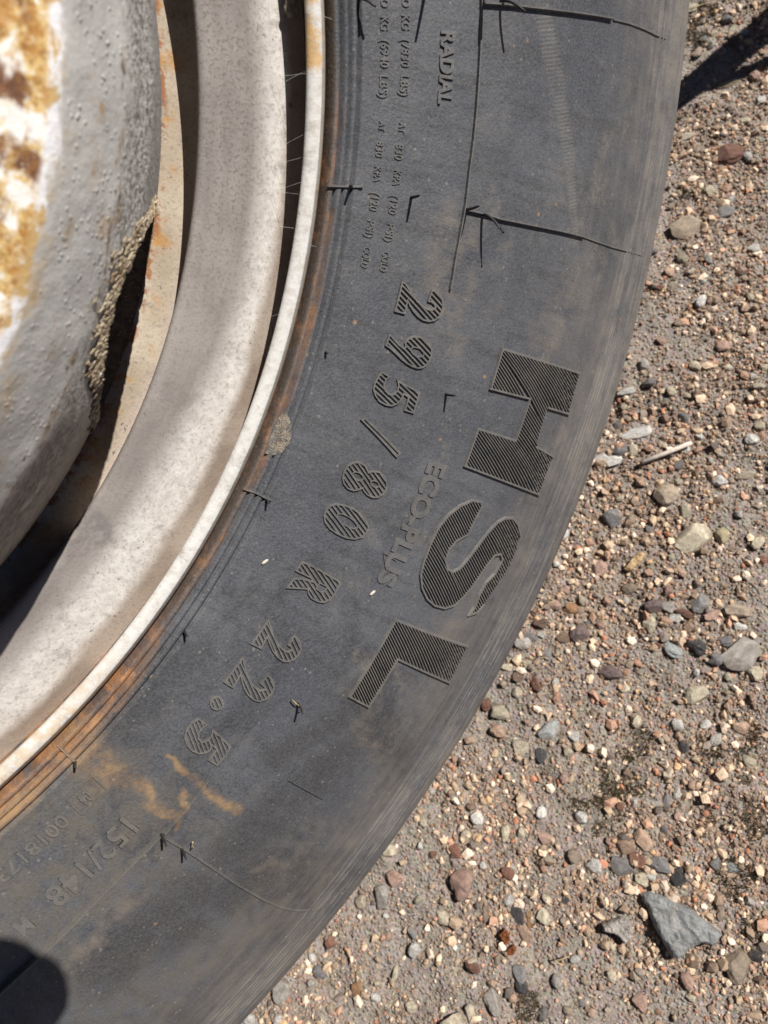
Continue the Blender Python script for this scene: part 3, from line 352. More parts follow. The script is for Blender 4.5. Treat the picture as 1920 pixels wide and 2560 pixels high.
    rustc = s.ramp(s.noise(s.comb(s.ma('MULTIPLY', r, 500), s.ma('MULTIPLY', th, 30), 0.0), 1.0, 5, .7), [(.25, (.07, .05, .04)), (.42, (.17, .080, .034)), (.55, (.36, .16, .055)), (.75, (.42, .25, .10))])
    c = s.mix(s.mul(rim, amt, s.ss(s.noise(s.comb(s.ma('MULTIPLY', r, 330), s.ma('MULTIPLY', th, 24), 7.7), 1.0, 5, .75), .34, .56, .12, 1.0)), c, rustc)
    c = s.mix(s.mul(s.ss(r, .3016, .3004), s.ss(th, -.84, -.70), s.ss(mid, .3, .55)), c, (.060, .042, .030))
    R = s.mx(*[s.seg(warp, a, b, w) for a, b, w in STAIN['rust']])
    c = s.mix(s.mul(R, s.ss(s.ma('ADD', s.ma('MULTIPLY', mid, .5), s.ma('MULTIPLY', s.noise(s.P, 330, 4, .75), .5)), .32, .66, .1, .8)), c, s.ramp(mid, [(.3, (.19, .10, .04)), (.6, (.30, .18, .075))]))
    # speckles of grit and lime
    vd = s.vor(s.P, 520); vr = s.xyz(s.vor(s.P, 520, out='Color'))[0]
    sp = s.mul(s.ss(s.ma('SUBTRACT', vd, s.ma('MULTIPLY', s.ma('POWER', vr, 7.0), .34)), .05, -.03), s.ss(s.noise(s.P, 60, 3, .6), .38, .6))
    c = s.mix(s.ma('MULTIPLY', sp, .5), c, (.25, .23, .20))
    fib = s.ss(s.noise(s.comb(s.ma('MULTIPLY', r, 1500), s.ma('MULTIPLY', th, 120), 5.0), 1.0, 2, .5), .70, .76)
    c = s.mix(s.mul(fib, .5), c, (.20, .19, .175))
    c = s.mix(s.mul(s.ss(s.vor(s.P, 95), .10, .06), s.ss(s.noise(s.P, 30, 2), .58, .62)), c, (.26, .15, .08))
    c = s.mix(s.ma('MULTIPLY', s.ss(fine, .3, .75), .45), c, (.115, .115, .118))
    if worn: c = s.mix(s.ss(s.noise(s.P, 190, 4, .7), .3, .7, worn * .35, worn), c, (.145, .135, .120))
    h = s.ma('ADD', s.ma('MULTIPLY', fine, .6), s.ma('ADD', s.ma('MULTIPLY', g2, .8), s.ma('MULTIPLY', mid, .6)))
    return s.done(c, s.ss(mid, .3, .7, .46, .68), .42, s.bump(h, .55, .0006))

def rim_paint():
    s = NT('rim_paint'); x, y, z, r, th = s.polar()
    n1 = s.noise(s.P, 26, 4, .6); n2 = s.noise(s.P, 260, 4, .7); n3 = s.noise(s.P, 800, 2, .6)
    circ = s.noise(s.comb(s.ma('MULTIPLY', r, 190), s.ma('MULTIPLY', th, 4), 0.0), 1.0, 4, .6)
    rr = s.ma('ADD', r, s.ma('MULTIPLY', s.ma('SUBTRACT', n1, .5), .010))
    white = s.mix(s.ss(n2, .3, .7), (.60, .575, .55), (.46, .43, .405))
    film = s.mix(s.ss(s.ma('ADD', s.ma('MULTIPLY', circ, .35), s.ma('MULTIPLY', n1, .65)), .35, .65), (.270, .245, .228), (.185, .166, .156))
    film = s.mix(s.mul(s.ss(n3, .5, .66), s.ss(th, -.45, -.1), .6), film, (.12, .108, .098))
    band = s.ss(rr, s.ss(th, -.62, -.30, .2655, .2755), s.ss(th, -.62, -.30, .2800, .2890))
    c = s.mix(band, film, white)
    # road film rubbed onto the inner half, brown dirt in the corner under the lip
    c = s.mix(s.mul(s.ss(rr, .2885, .2945), s.ss(z, -.0125, -.0165), .9), c, s.mix(s.ss(n1, .35, .65), (.185, .135, .10), (.30, .245, .20)))
    # crescent by the disc: cream with rust
    fl = s.ss(z, -.028, -.036)
    cream = s.mix(s.ss(n1, .42, .62), (.47, .41, .33), (.36, .30, .23))
    cream = s.mix(s.mul(s.ss(s.noise(s.P, 75, 4, .7), .50, .66), s.ss(rr, .266, .2535)), cream, (.40, .22, .075))
    cream = s.mix(s.mul(s.ss(s.noise(s.P, 160, 3, .7), .46, .56), s.ss(r, .2552, .2525)), cream, (.27, .12, .05))
    cream = s.mix(s.ss(rr, .2605, .266), cream, (.40, .335, .285))
    c = s.mix(fl, c, cream)
    # lip: white, worn to rust here and there
    lip = s.ss(z, -.008, -.004)
    lipc = s.mix(s.ss(n2, .42, .72), (.55, .545, .53), (.43, .40, .365))
    lipc = s.mix(s.ss(r, .2950, .2954), lipc, s.mix(s.ss(n2, .4, .7), (.34, .335, .325), (.27, .25, .225)))
    lipc = s.mix(s.mul(s.ss(r, .2966, .2982), s.ss(z, -.006, -.004), s.ss(s.noise(s.P, 60, 3), .3, .5)), lipc, (.33, .20, .085))
    rust = s.mul(s.ss(s.noise(s.P, 150, 4, .7), .38, .62), s.mx(s.mul(s.ss(th, -.052, -.035), s.ss(th, .022, .006), s.ss(r, .2968, .2940), 1.3), s.mul(s.ss(th, -.04, .0), s.ss(r, .2965, .2935)), s.mul(s.ss(th, -.80, -.92), s.ss(z, -.003, -.001), .5)))
    lipc = s.mix(rust, lipc, s.mix(n2, (.42, .25, .095), (.55, .40, .22)))
    c = s.mix(lip, c, lipc)
    # grime: greasy smudges, brown runs
    sm = s.noise(s.comb(s.ma('MULTIPLY', r, 90), s.ma('MULTIPLY', th, 30), 1.1), 1.0, 5, .7)
    c = s.mix(s.mul(s.ss(sm, .54, .70), .5), c, (.17, .145, .125))
    c = s.mix(s.mul(s.ss(s.noise(s.P, 13, 3, .6, .6), .66, .70), s.ss(n2, .35, .6), .55), c, (.12, .11, .115))
    c = s.mix(s.mul(s.ss(n3, .50, .70, 0, .35), s.ss(z, -.004, -.010, .25, 1.0)), c, (.14, .12, .105))
    # black specks and scuffs
    sp = s.ss(s.noise(s.P, 620, 2, .5), .685, .715)
    c = s.mix(s.mul(sp, s.ss(n1, .35, .65, .1, .9), s.ss(z, -.004, -.010, .3, 1.0)), c, (.13, .11, .10))
    c = s.mix(s.mul(s.ss(s.vor(s.P, 48), .075, .05), s.ss(s.noise(s.P, 21, 2), .56, .6)), c, (.13, .11, .10))
    h = s.ma('ADD', s.ma('MULTIPLY', n2, .7), s.ma('MULTIPLY', n3, .5))
    rough_top = s.ss(th, -.42, -.1)
    return s.done(c, s.ss(n2, .3, .7, .45, .65), .3, s.bump(h, .4, .0006))

def disc_paint():
    s = NT('disc_paint'); x, y, z, r, th = s.polar()
    n1 = s.noise(s.P, 30, 4, .6); n2 = s.noise(s.P, 300, 4, .7); n3 = s.noise(s.P, 90, 5, .7)
    blist = s.mul(s.ss(s.vor(s.P, 430), .34, .08), s.ss(s.noise(s.P, 110, 3, .6), .42, .6))
    grey = s.mix(s.ss(n1, .35, .68), (.50, .495, .48), (.38, .375, .365))
    tan = s.mix(s.ss(n2, .3, .7), (.34, .265, .18), (.42, .36, .29))
    grey = s.mix(s.mul(s.ss(s.noise(s.P, 38, 4, .65), .52, .66), s.ss(r, .2085, .198)), grey, tan)
    grey = s.mix(s.mul(s.ss(s.noise(s.P, 24, 4, .7), .60, .68), .75), grey, (.36, .22, .08))
    # cone: dusty, finely scaled paint
    cone = s.ss(z, .050, .040)
    flake = s.noise(s.comb(s.ma('MULTIPLY', s.ma('ADD', r, s.ma('MULTIPLY', z, -1)), 500), s.ma('MULTIPLY', th, 60), 3.1), 1.0, 4, .75)
    fl2 = s.noise(s.P, 620, 3, .7)
    dirt = s.mix(s.ss(s.ma('ADD', s.ma('MULTIPLY', flake, .45), s.ma('MULTIPLY', fl2, .55)), .42, .56), (.15, .137, .125), (.47, .46, .44))
    c = s.mix(cone, grey, dirt)
    dark = s.mul(cone, s.ss(th, -.48, -.60))  # lower cone darkened, shade of its side away from the sun put in
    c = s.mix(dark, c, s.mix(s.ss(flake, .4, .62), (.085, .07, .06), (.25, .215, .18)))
    # rust coming through on the edge of the hub
    e = s.ma('ADD', r, s.ma('MULTIPLY', s.ma('SUBTRACT', s.noise(s.P, 60, 4, .7), .5), .011))
    c = s.mix(s.mul(s.ss(e, .1985, .1915), s.ss(s.noise(s.P, 45, 4, .65), .45, .62), .8), c, (.45, .31, .14))
    top = s.ss(e, .1912, .1895)
    whitep = (.78, .77, .75)
    m1 = s.noise(s.P, 95, 5, .65, .5); m2 = s.noise(s.P, 58, 4, .6, .3)
    rc = s.mix(s.ss(m1, .43, .52), whitep, (.60, .42, .17))
    rc = s.mix(s.ss(m1, .52, .59), rc, (.42, .22, .06))
    rc = s.mix(s.ss(m2, .54, .64), rc, (.20, .095, .045))
    rc = s.mix(s.mul(s.ss(m2, .60, .63), s.ss(s.noise(s.P, 240, 3, .7), .4, .55)), rc, (.12, .055, .035))
    rc = s.mix(s.ss(m2, .70, .72), rc, (.16, .15, .16))
    pit = s.noise(s.P, 420, 4, .75)
    rc = s.mix(s.mul(s.ss(pit, .5, .62), s.ss(m1, .42, .55), .8), rc, (.24, .115, .035))
    rc = s.mix(s.mul(s.ss(pit, .48, .36), .5), rc, (.70, .60, .42))
    rc = s.mix(s.ss(r, .1865, .1885), rc, s.mix(s.ss(m1, .52, .6), (.74, .75, .78), (.52, .36, .16)))
    c = s.mix(top, c, rc)
    # rust line where the disc is welded into the rim
    c = s.mix(s.mul(s.ss(z, -.030, -.037), s.ss(n3, .38, .55)), c, (.30, .15, .055))
    chip = s.mul(s.ss(s.ma('ABSOLUTE', s.ma('SUBTRACT', e, .2105)), .0035, .0008), s.ss(s.noise(s.comb(s.ma('MULTIPLY', r, 500), s.ma('MULTIPLY', th, 26), 8.0), 1.0, 4, .7), .52, .60))
    c = s.mix(chip, c, s.mix(s.ss(n2, .4, .6), (.10, .07, .05), (.34, .25, .16)))
    h = s.ma('ADD', s.mul(blist, s.ss(r, .1905, .196), .55), s.ma('ADD', s.ma('MULTIPLY', n2, .45), s.ma('MULTIPLY', s.ma('ADD', s.ma('MULTIPLY', flake, .35), s.ma('MULTIPLY', fl2, .6)), cone)))
    return s.done(c, .55, .35, s.bump(h, .9, .0010))

def simple(name, c1, c2, scale=200., rough=.7, bumps=.4, dist=.0006, spec=.3, extra=None):
    s = NT(name); n = s.noise(s.P, scale, 4, .65); n2 = s.noise(s.P, scale * 4, 3, .6)
    c = s.mix(s.ss(n, .3, .7), c1, c2)
    if extra: c = s.mix(s.ss(n2, .62, .68), c, extra)
    return s.done(c, rough, spec, s.bump(s.ma('ADD', n, s.ma('MULTIPLY', n2, .5)), bumps, dist))

def stone_mat(name, c, speck, k=1.0):
    s = NT(name); oi = s.n('ShaderNodeObjectInfo')
    off = s.ve('ADD', s.P, s.scale((3.1, 7.7, 5.3), oi.outputs['Random']))
    n = s.noise(off, 2.6 * k, 5, .72); n2 = s.noise(off, 15 * k, 4, .75); vein = s.noise(off, 1.5 * k, 5, .7, 1.2)
    d = tuple(q * .52 for q in c)
    col = s.mix(s.ss(n, .3, .7), c, d)
    col = s.mix(s.mul(s.ss(vein, .56, .66), .5), col, (.36, .25, .17))
    col = s.mix(s.mul(s.ss(n2, .58, .68), speck), col, (.10, .09, .085))
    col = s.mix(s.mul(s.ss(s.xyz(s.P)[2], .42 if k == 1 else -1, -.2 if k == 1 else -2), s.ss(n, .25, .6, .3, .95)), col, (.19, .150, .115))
    hsv = s.n('ShaderNodeHueSaturation'); s.put(hsv.inputs['Value'], s.ss(oi.outputs['Random'], 0, 1, .78, 1.18)); s.put(hsv.inputs['Color'], col)
    return s.done(hsv.outputs[0], .62 if sum(c) > .4 else .4, .35, s.bump(s.ma('ADD', n, s.ma('MULTIPLY', n2, .7)), .8, .0016))

M_RUB = rubber('rubber'); M_RUBR = rubber('rubber_raised', .55); M_RUBH = rubber('rubber_ribbed', .85)
M_BLACK = simple('rubber_black', (.022, .022, .024), (.035, .033, .033), 300, .55, .2)
M_RIM = rim_paint(); M_DISC = disc_paint()
M_BARREL = simple('barrel_dirt', (.05, .038, .03), (.09, .065, .045), 90, .85, .5)
M_EDGE = simple('flaking_edge', (.20, .14, .08), (.09, .055, .035), 240, .8, .9, .0012, .3, (.46, .38, .24))
M_FLAKE = simple('paint_flake', (.42, .36, .26), (.20, .135, .08), 160, .7, .5, .0006, .3, (.62, .60, .55))
M_PATCH = simple('dried_sealant', (.24, .20, .15), (.10, .10, .105), 330, .8, .9, .0010, .3, (.36, .27, .16))
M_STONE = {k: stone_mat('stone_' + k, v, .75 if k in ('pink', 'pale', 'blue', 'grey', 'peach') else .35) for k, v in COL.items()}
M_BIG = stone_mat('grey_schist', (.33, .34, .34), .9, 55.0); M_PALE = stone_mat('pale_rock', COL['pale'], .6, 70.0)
M_TWIG = simple('bleached_twig', (.62, .55, .50), (.46, .39, .33), 300, .7, .4)
M_WOODCHIP = simple('wood_chip', (.46, .33, .19), (.30, .20, .11), 260, .75, .6)
M_STRAW = simple('straw', (.42, .34, .20), (.30, .23, .13), 300, .65, .3)
M_IRON = simple('rusty_iron', (.26, .085, .025), (.08, .03, .018), 170, .75, .9, .0015, .3, (.42, .20, .05))
M_CASTER = simple('weathered_wood', (.30, .24, .18), (.20, .16, .12), 60, .8, .4)
M_PHONE = simple('phone_case', (.02, .02, .022), (.03, .03, .032), 80, .45, .1)
M_WEB = simple('cobweb', (.62, .60, .56), (.50, .48, .44), 200, .7, .1)

def soil():
    s = NT('packed_soil')
    n0 = s.noise(s.P, 6, 4, .6); n = s.noise(s.P, 55, 5, .7); n2 = s.noise(s.P, 420, 4, .75); v = s.vor(s.P, 330, out='Color'); vd = s.vor(s.P, 330)
    c = s.mix(s.ss(n, .3, .7), (.275, .205, .160), (.165, .122, .096))
    c = s.mix(s.ss(n2, .35, .7, 0, .7), c, (.30, .26, .215))
    hs = s.n('ShaderNodeHueSaturation'); s.put(hs.inputs['Color'], v); hs.inputs['Saturation'].default_value = .22; hs.inputs['Value'].default_value = .55
    c = s.mix(.28, c, hs.outputs[0])
    c = s.mix(s.mul(s.ss(n0, .56, .68), s.ss(n, .45, .6), .6), c, (.085, .085, .04))
    h = s.ma('ADD', s.ma('MULTIPLY', n2, 1.0), s.ma('MULTIPLY', s.ss(vd, .6, 0), .8))
    return s.done(c, .9, .15, s.bump(h, .9, .0022))
M_SOIL = soil()

def tinted(name, rough=.75):
    s = NT(name); a = s.n('ShaderNodeAttribute'); a.attribute_name = 'tint'
    n = s.noise(s.P, 900, 3, .7)
    return s.done(s.mix(s.ss(n, .3, .7, 0, .5), a.outputs['Color'], (.16, .13, .11)), rough, .3, s.bump(n, .5, .0008))
M_GRIT = tinted('grit')

# ------------------------------------------------------------------ ground
def height(x, y):
    p = np.stack([x, y, np.zeros_like(x)], 1)
    near = np.exp(-((x / 1.2) ** 2 + ((y - .2) / 1.4) ** 2))
    return near * (.0045 * vnoise(p * 9, 3) + .0028 * vnoise(p * 31, 4) + .0016 * vnoise(p * 90, 5) + .0009 * vnoise(p * 240, 6)) - .0035 * near

def graded(lo, hi, step, far):
    a = list(np.arange(lo, hi + step * .5, step)); s = step
    while a[-1] < far: s *= 1.45; a.append(a[-1] + s)
    b = []; s = step; x = lo
    while x > -far: s *= 1.45; x -= s; b.append(x)
    return np.array(b[::-1] + a)
gx = graded(-.34, .30, .0022, 60); gy = graded(-.30, .72, .0026, 60)
X, Y = np.meshgrid(gx, gy); gv = np.stack([X.ravel(), Y.ravel(), height(X.ravel(), Y.ravel())], 1)
nx, ny = len(gx), len(gy)
ii = (np.arange(ny - 1)[:, None] * nx + np.arange(nx - 1)[None]).ravel()
gf = np.stack([ii, ii + 1, ii + nx + 1, ii + nx], 1)
ground = obj('gravel_ground', np_mesh('gravel_ground', gv, gf), M_SOIL); tag(ground, 'packed brown grey gravel and soil beside the wheel', None, None, 'structure')

def inside(px, py, poly):
    c = np.zeros(len(px), bool)
    for (x0, y0), (x1, y1) in zip(poly, poly[1:] + poly[:1]):
        t = ((y0 > py) != (y1 > py)) & (px < (x1 - x0) * (py - y0) / (y1 - y0 + 1e-12) + x0); c ^= t
    return c

# ------------------------------------------------------------------ the wheel: profile functions
W_MAT = Matrix.Translation(WHEEL_LOC) @ Matrix(WHEEL_ROT).to_4x4()
SIDE = [(.3000, -.0300), (.2999, -.0120), (.2999, -.0040), (.3001, .0004), (.3010, .0020), (.3040, .0042), (.3080, .0058), (.3180, .0088), (.330, .0122), (.342, .0150), (.355, .0175), (.370, .0200), (.385, .0215), (.400, .0222),
        (.415, .0220), (.430, .0208), (.445, .0188), (.460, .0160), (.475, .0128), (.489, .0092)]
for k in range(1, 10):
    a = math.radians(85 - 85 * k / 9); SIDE.append((.4894 + .0314 * math.cos(a), -.0221 + .0314 * math.sin(a)))
SIDE = np.array(SIDE)
_rr = np.linspace(.2995, .5150, 220); _zz = np.interp(_rr, SIDE[3:, 0], SIDE[3:, 1])
for _ in range(3): _zz[1:-1] = .25 * _zz[:-2] + .5 * _zz[1:-1] + .25 * _zz[2:]
def side_z(r): return np.interp(r, _rr, _zz)
def S(r, th, h=0.0):
    """point on the sidewall at radius r, angle th (degrees), lifted h along the normal"""
    z = side_z(r); dz = (side_z(r + .0015) - side_z(r - .0015)) / .003
    l = math.sqrt(1 + dz * dz); rr = r - h * dz / l; t = math.radians(th)
    return (rr * math.cos(t), rr * math.sin(t), z + h / l)

def revolve(name, prof, mat, parent, segs=480, a0=0.0, a1=2 * PI, smooth=True):
    prof = np.asarray(prof, float); closed = abs(a1 - a0 - 2 * PI) < 1e-6
    n = segs if closed else segs + 1
    t = a0 + (a1 - a0) * np.arange(n) / segs
    v = np.stack([prof[None, :, 0] * np.cos(t)[:, None], prof[None, :, 0] * np.sin(t)[:, None], np.broadcast_to(prof[None, :, 1], (n, len(prof)))], 2).reshape(-1, 3)
    k = len(prof); i = np.arange(segs)[:, None] * k; j = np.arange(k - 1)[None]
    nx_ = ((np.arange(segs) + 1) % n)[:, None] * k
    f = np.stack([i + j, nx_ + j, nx_ + j + 1, i + j + 1], 2).reshape(-1, 4)
    return obj(name, np_mesh(name, v, f, smooth), mat, parent)

wheel = empty('truck_wheel', W_MAT)
tag(wheel, 'truck wheel leaning on the gravel, worn black tyre on a rusty white painted steel rim', 'truck wheel')

# tyre ---------------------------------------------------------------
prof = [tuple(p) for p in SIDE[:4]]
rs = list(np.linspace(.3004, .4700, 110)); rs = [r for r in rs if min(abs(r - q) for q in (.3023, .3048, .3080)) > .0007]
for q in (.3023, .3048, .3080): rs += [q - .0005, q - .00028, q + .00028, q + .0005]
for r in sorted(rs):
    d = .0
    for q in (.3023, .3048, .3080):
        if abs(r - q) < .0004: d = .0019
        elif q < r < q + .0026: d = -.0003
    prof.append((r, float(side_z(r)) - d))
for k in range(1, 41):
    r = .4700 + .025 * k / 40
    prof.append((r, float(side_z(r)) + (0.0008 * (1 - abs(((r - .4705) / .0034) % 1 * 2 - 1)) if .4705 < r < .4945 else 0)))
for k in range(1, 15):
    a = math.radians(79.5 - 79.5 * k / 14); prof.append((.4894 + .0314 * math.cos(a), -.0221 + .0314 * math.sin(a)))
for zc in (-.075, -.115, -.155, -.195):
    prof += [(.5207, zc + .0062), (.5090, zc + .0050), (.5090, zc - .0050), (.5207, zc - .0062)]
prof += [(.5207, -.2420), (.5150, -.2590), (.4990, -.2700), (.4500, -.2830), (.4000, -.2890), (.3500, -.2850), (.3080, -.2730), (.2990, -.2600)]
tyre = revolve('tyre', prof, M_RUB, wheel, 720)

# raised lettering -----------------------------------------------------
def loop_solid(V, F, loop, h, w, skip=()):
    """frame standing h proud along a closed outline given as (r, deg); width w inwards"""
    P = np.array([(r * math.radians(t), r) for r, t in loop]); n = len(P)
    # local plane: u along the arc at a mean radius
    rm = P[:, 1].mean(); P = np.array([(rm * math.radians(t), r) for r, t in loop])
    area = sum(P[i][0] * P[(i + 1) % n][1] - P[(i + 1) % n][0] * P[i][1] for i in range(n))
    sg = 1 if area > 0 else -1
    inn = []
    for i in range(n):
        a, b, c = P[i - 1], P[i], P[(i + 1) % n]
        e0 = (b - a) / (np.linalg.norm(b - a) + 1e-9); e1 = (c - b) / (np.linalg.norm(c - b) + 1e-9)
        n0 = np.array([-e0[1], e0[0]]) * sg; n1 = np.array([-e1[1], e1[0]]) * sg
        m = n0 + n1; m /= (np.linalg.norm(m) + 1e-9); inn.append(b + m * w / max(.45, m @ n0))
    def pt(p, hh): return S(p[1], math.degrees(p[0] / rm), hh)
    for i in range(n):
        if i in skip: continue
        j = (i + 1) % n; k = max(1, int(np.linalg.norm(P[j] - P[i]) / .006)); base = len(V)
        for q in range(k + 1):
            o = P[i] + (P[j] - P[i]) * q / k; p = inn[i] + (inn[j] - inn[i]) * q / k
            o2 = o + (o - p) * .35
            V += [pt(o2, -.0003), pt(o, h), pt(p, h), pt(p, -.0003)]
        for q in range(k):
            b = base + q * 4
            for e in range(3): F.append((b + e, b + e + 1, b + e + 5, b + e + 4) if sg < 0 else (b + e + 4, b + e + 5, b + e + 1, b + e))
        F.append((base, base + 1, base + 2, base + 3)); e = base + 4 * k; F.append((e + 3, e + 2, e + 1, e))

def bar(V, F, a, b, w, h, taper=.6, rag=0.0):
    (r0, t0), (r1, t1) = a, b; rm = (r0 + r1) / 2
    p = np.array([rm * math.radians(t0), r0]); q = np.array([rm * math.radians(t1), r1]); L = np.linalg.norm(q - p)
    if L < 1e-5: return
    d = (q - p) / L; nn = np.array([-d[1], d[0]]); k = max(1, int(L / .005)); 
    if rag: k = max(3, int(L / .0016))
    base = len(V)
    for i in range(k + 1):
        c = p + (q - p) * i / k; hh = h; ww = w
        if rag and c[1] > .43: hh = h * (1 - min(.8, (c[1] - .43) / .03) * random.uniform(.2, 1.0)); ww = w * random.uniform(.8, 1.3)
        for sgn, z in ((-.5, -.0003), (-.5 * taper, hh), (.5 * taper, hh), (.5, -.0003)):
            e = c + nn * ww * sgn; V.append(S(e[1], math.degrees(e[0] / rm), z))
    for i in range(k):
        b0 = base + 4 * i
        for e in range(3): F.append((b0 + e, b0 + e + 4, b0 + e + 5, b0 + e + 1))
    F.append((base, base + 1, base + 2, base + 3)); e = base + 4 * k; F.append((e + 3, e + 2, e + 1, e))

def fix(me):
    bm = bmesh.new(); bm.from_mesh(me); bmesh.ops.recalc_face_normals(bm, faces=bm.faces); bm.to_mesh(me); bm.free(); me.update()

for name, outer, holes, segs, skip, largeflag in GLYPHS:
    V, F = [], []
    h = .00115 if largeflag else .00085
    loop_solid(V, F, outer, h, .0009 if largeflag else .0006, skip)
    for hl in holes: loop_solid(V, F, hl, h * .9, -.0004 if not largeflag else -.0007)
    for r0, t0, r1, t1 in segs: bar(V, F, (r0, t0), (r1, t1), (.00066 if largeflag else .00096), h * .95, .62, 1.0 if largeflag else 0)
    me = py_mesh('raised_' + name.replace(' ', '_'), V, F); fix(me)
    o = obj('raised_letter' if 'letter' in name else 'raised_digit' if 'digit' in name else 'raised_mark', me, M_RUBH, tyre)
    o['label'] = ('large ribbed raised ' if largeflag else 'ribbed raised ') + name.replace('letter', 'letter') + ' on the tyre sidewall'

def text_mesh(txt, off=.018):
    cu = bpy.data.curves.new('t', 'FONT'); cu.body = txt; cu.size = 1.0; cu.extrude = .5; cu.offset = off; cu.resolution_u = 4
    o = bpy.data.objects.new('t', cu); COLL.objects.link(o); dg = bpy.context.evaluated_depsgraph_get(); dg.update()
    me = bpy.data.meshes.new_from_object(o.evaluated_get(dg)); bpy.data.objects.remove(o); bpy.data.curves.remove(cu)
    return me
for txt, r0, r1, t0, t1, h in WORDS:
    h *= 1.1 if t0 > -40 else 2.2
    me = text_mesh(txt, .045 if txt[0] == 'E' else .034 if txt == 'RADIAL' else .018); n = len(me.vertices); co = np.empty(n * 3, np.float32); me.vertices.foreach_get('co', co); co = co.reshape(-1, 3)
    lo, hi = co.min(0), co.max(0)
    if txt[0] == '(' or txt[-1] == ')': lo[1], hi[1] = 0.0, .70
    elif len(txt) > 1: lo[1], hi[1] = max(lo[1], 0), .72
    u = (co[:, 0] - lo[0]) / (hi[0] - lo[0]); vv = (co[:, 1] - lo[1]) / (hi[1] - lo[1])
    pts = [S(r0 + (r1 - r0) * float(b), t0 + (t1 - t0) * float(a), h if c > 0 else -.0003) for a, b, c in zip(u, vv, co[:, 2])]
    me.vertices.foreach_set('co', np.array(pts, np.float32).ravel()); me.update(); me.name = 'raised_lettering'
    o = obj('raised_lettering', me, M_RUBR, tyre); o['label'] = 'small raised lettering reading ' + txt.strip('()') + ' on the sidewall'

for name, pts, w, h in RIBS:
    V, F = [], []
    if name in ('circular_rib', 'raised_frame'): h *= 1.8; w *= 1.3
    for a, b in zip(pts, pts[1:]):
        bar(V, F, a, b, w, h, .5)
    me = py_mesh(name, V, F); fix(me); obj(name, me, M_RUBR, tyre)

def plateau(name, outline, h, mat, parent, rough=0.0, surf=S, rings=5):
    c = np.mean(np.array(outline), 0); V = []; F = []; n = len(outline)
    # densify
    pts = []
    for (a, b) in zip(outline, outline[1:] + outline[:1]):
        for q in range(4): pts.append((a[0] + (b[0] - a[0]) * q / 4, a[1] + (b[1] - a[1]) * q / 4))
    n = len(pts)
    sc = [1.04, 1.0, .82, .55, .28]; hs = [-.0004, h, h, h * 1.05, h]
    for s_, hh in zip(sc, hs):
        for p in pts: V.append(surf(c[0] + (p[0] - c[0]) * s_, c[1] + (p[1] - c[1]) * s_, hh + (random.uniform(-rough, rough) if hh > 0 else 0)))
    V.append(surf(c[0], c[1], h))
    for k in range(len(sc) - 1):
        for i in range(n): F.append((k * n + i, k * n + (i + 1) % n, (k + 1) * n + (i + 1) % n, (k + 1) * n + i))
    for i in range(n): F.append(((len(sc) - 1) * n + i, (len(sc) - 1) * n + (i + 1) % n, len(V) - 1))
    me = py_mesh(name, V, F); fix(me); return obj(name, me, mat, parent)
plateau('raised_mark', PLATE, .0008, M_RUB, tyre)['label'] = 'smooth angular raised mark near the tyre shoulder'
plateau('sealant_patch', PATCH, .0004, M_PATCH, tyre, .0003)['label'] = 'dried crumbly tan patch stuck on the bead ridges'

def tube(name, pts, r0, r1, mat, parent=None, k=6):
    V, F = [], []; n = len(pts); pts = [Vector(p) for p in pts]
    for i, p in enumerate(pts):
        d = (pts[min(i + 1, n - 1)] - pts[max(i - 1, 0)]).normalized(); a = d.orthogonal().normalized(); b = d.cross(a); rad = r0 + (r1 - r0) * i / (n - 1)
        for j in range(k): t = 2 * PI * j / k; V.append(p + (a * math.cos(t) + b * math.sin(t)) * rad)
    for i in range(n - 1):
        for j in range(k): F.append((i * k + j, i * k + (j + 1) % k, (i + 1) * k + (j + 1) % k, (i + 1) * k + j))
    F.append(tuple(range(k))[::-1]); F.append(tuple(range((n - 1) * k, n * k)))
    return obj(name, py_mesh(name, V, F, True), mat, parent)
for r, th, L, bend in WHISKERS:
    a = Vector(S(r, th, -.0005)); nrm = (Vector(S(r, th, .01)) - Vector(S(r, th, 0))).normalized()
    tan = Vector((-math.sin(math.radians(th)), math.cos(math.radians(th)), 0)); rad = Vector((math.cos(math.radians(th)), math.sin(math.radians(th)), 0))
    jx = random.uniform(-.12, .12); jy = random.uniform(-.12, .12)
    pts = [a + nrm * L * t + (tan * jx + rad * jy) * L * t * t + (tan * -.45 + rad * .35) * bend * L * t * t for t in np.linspace(0, 1, 7)]
    tube('vent_whisker', pts, .00068, .00045, M_BLACK, tyre)

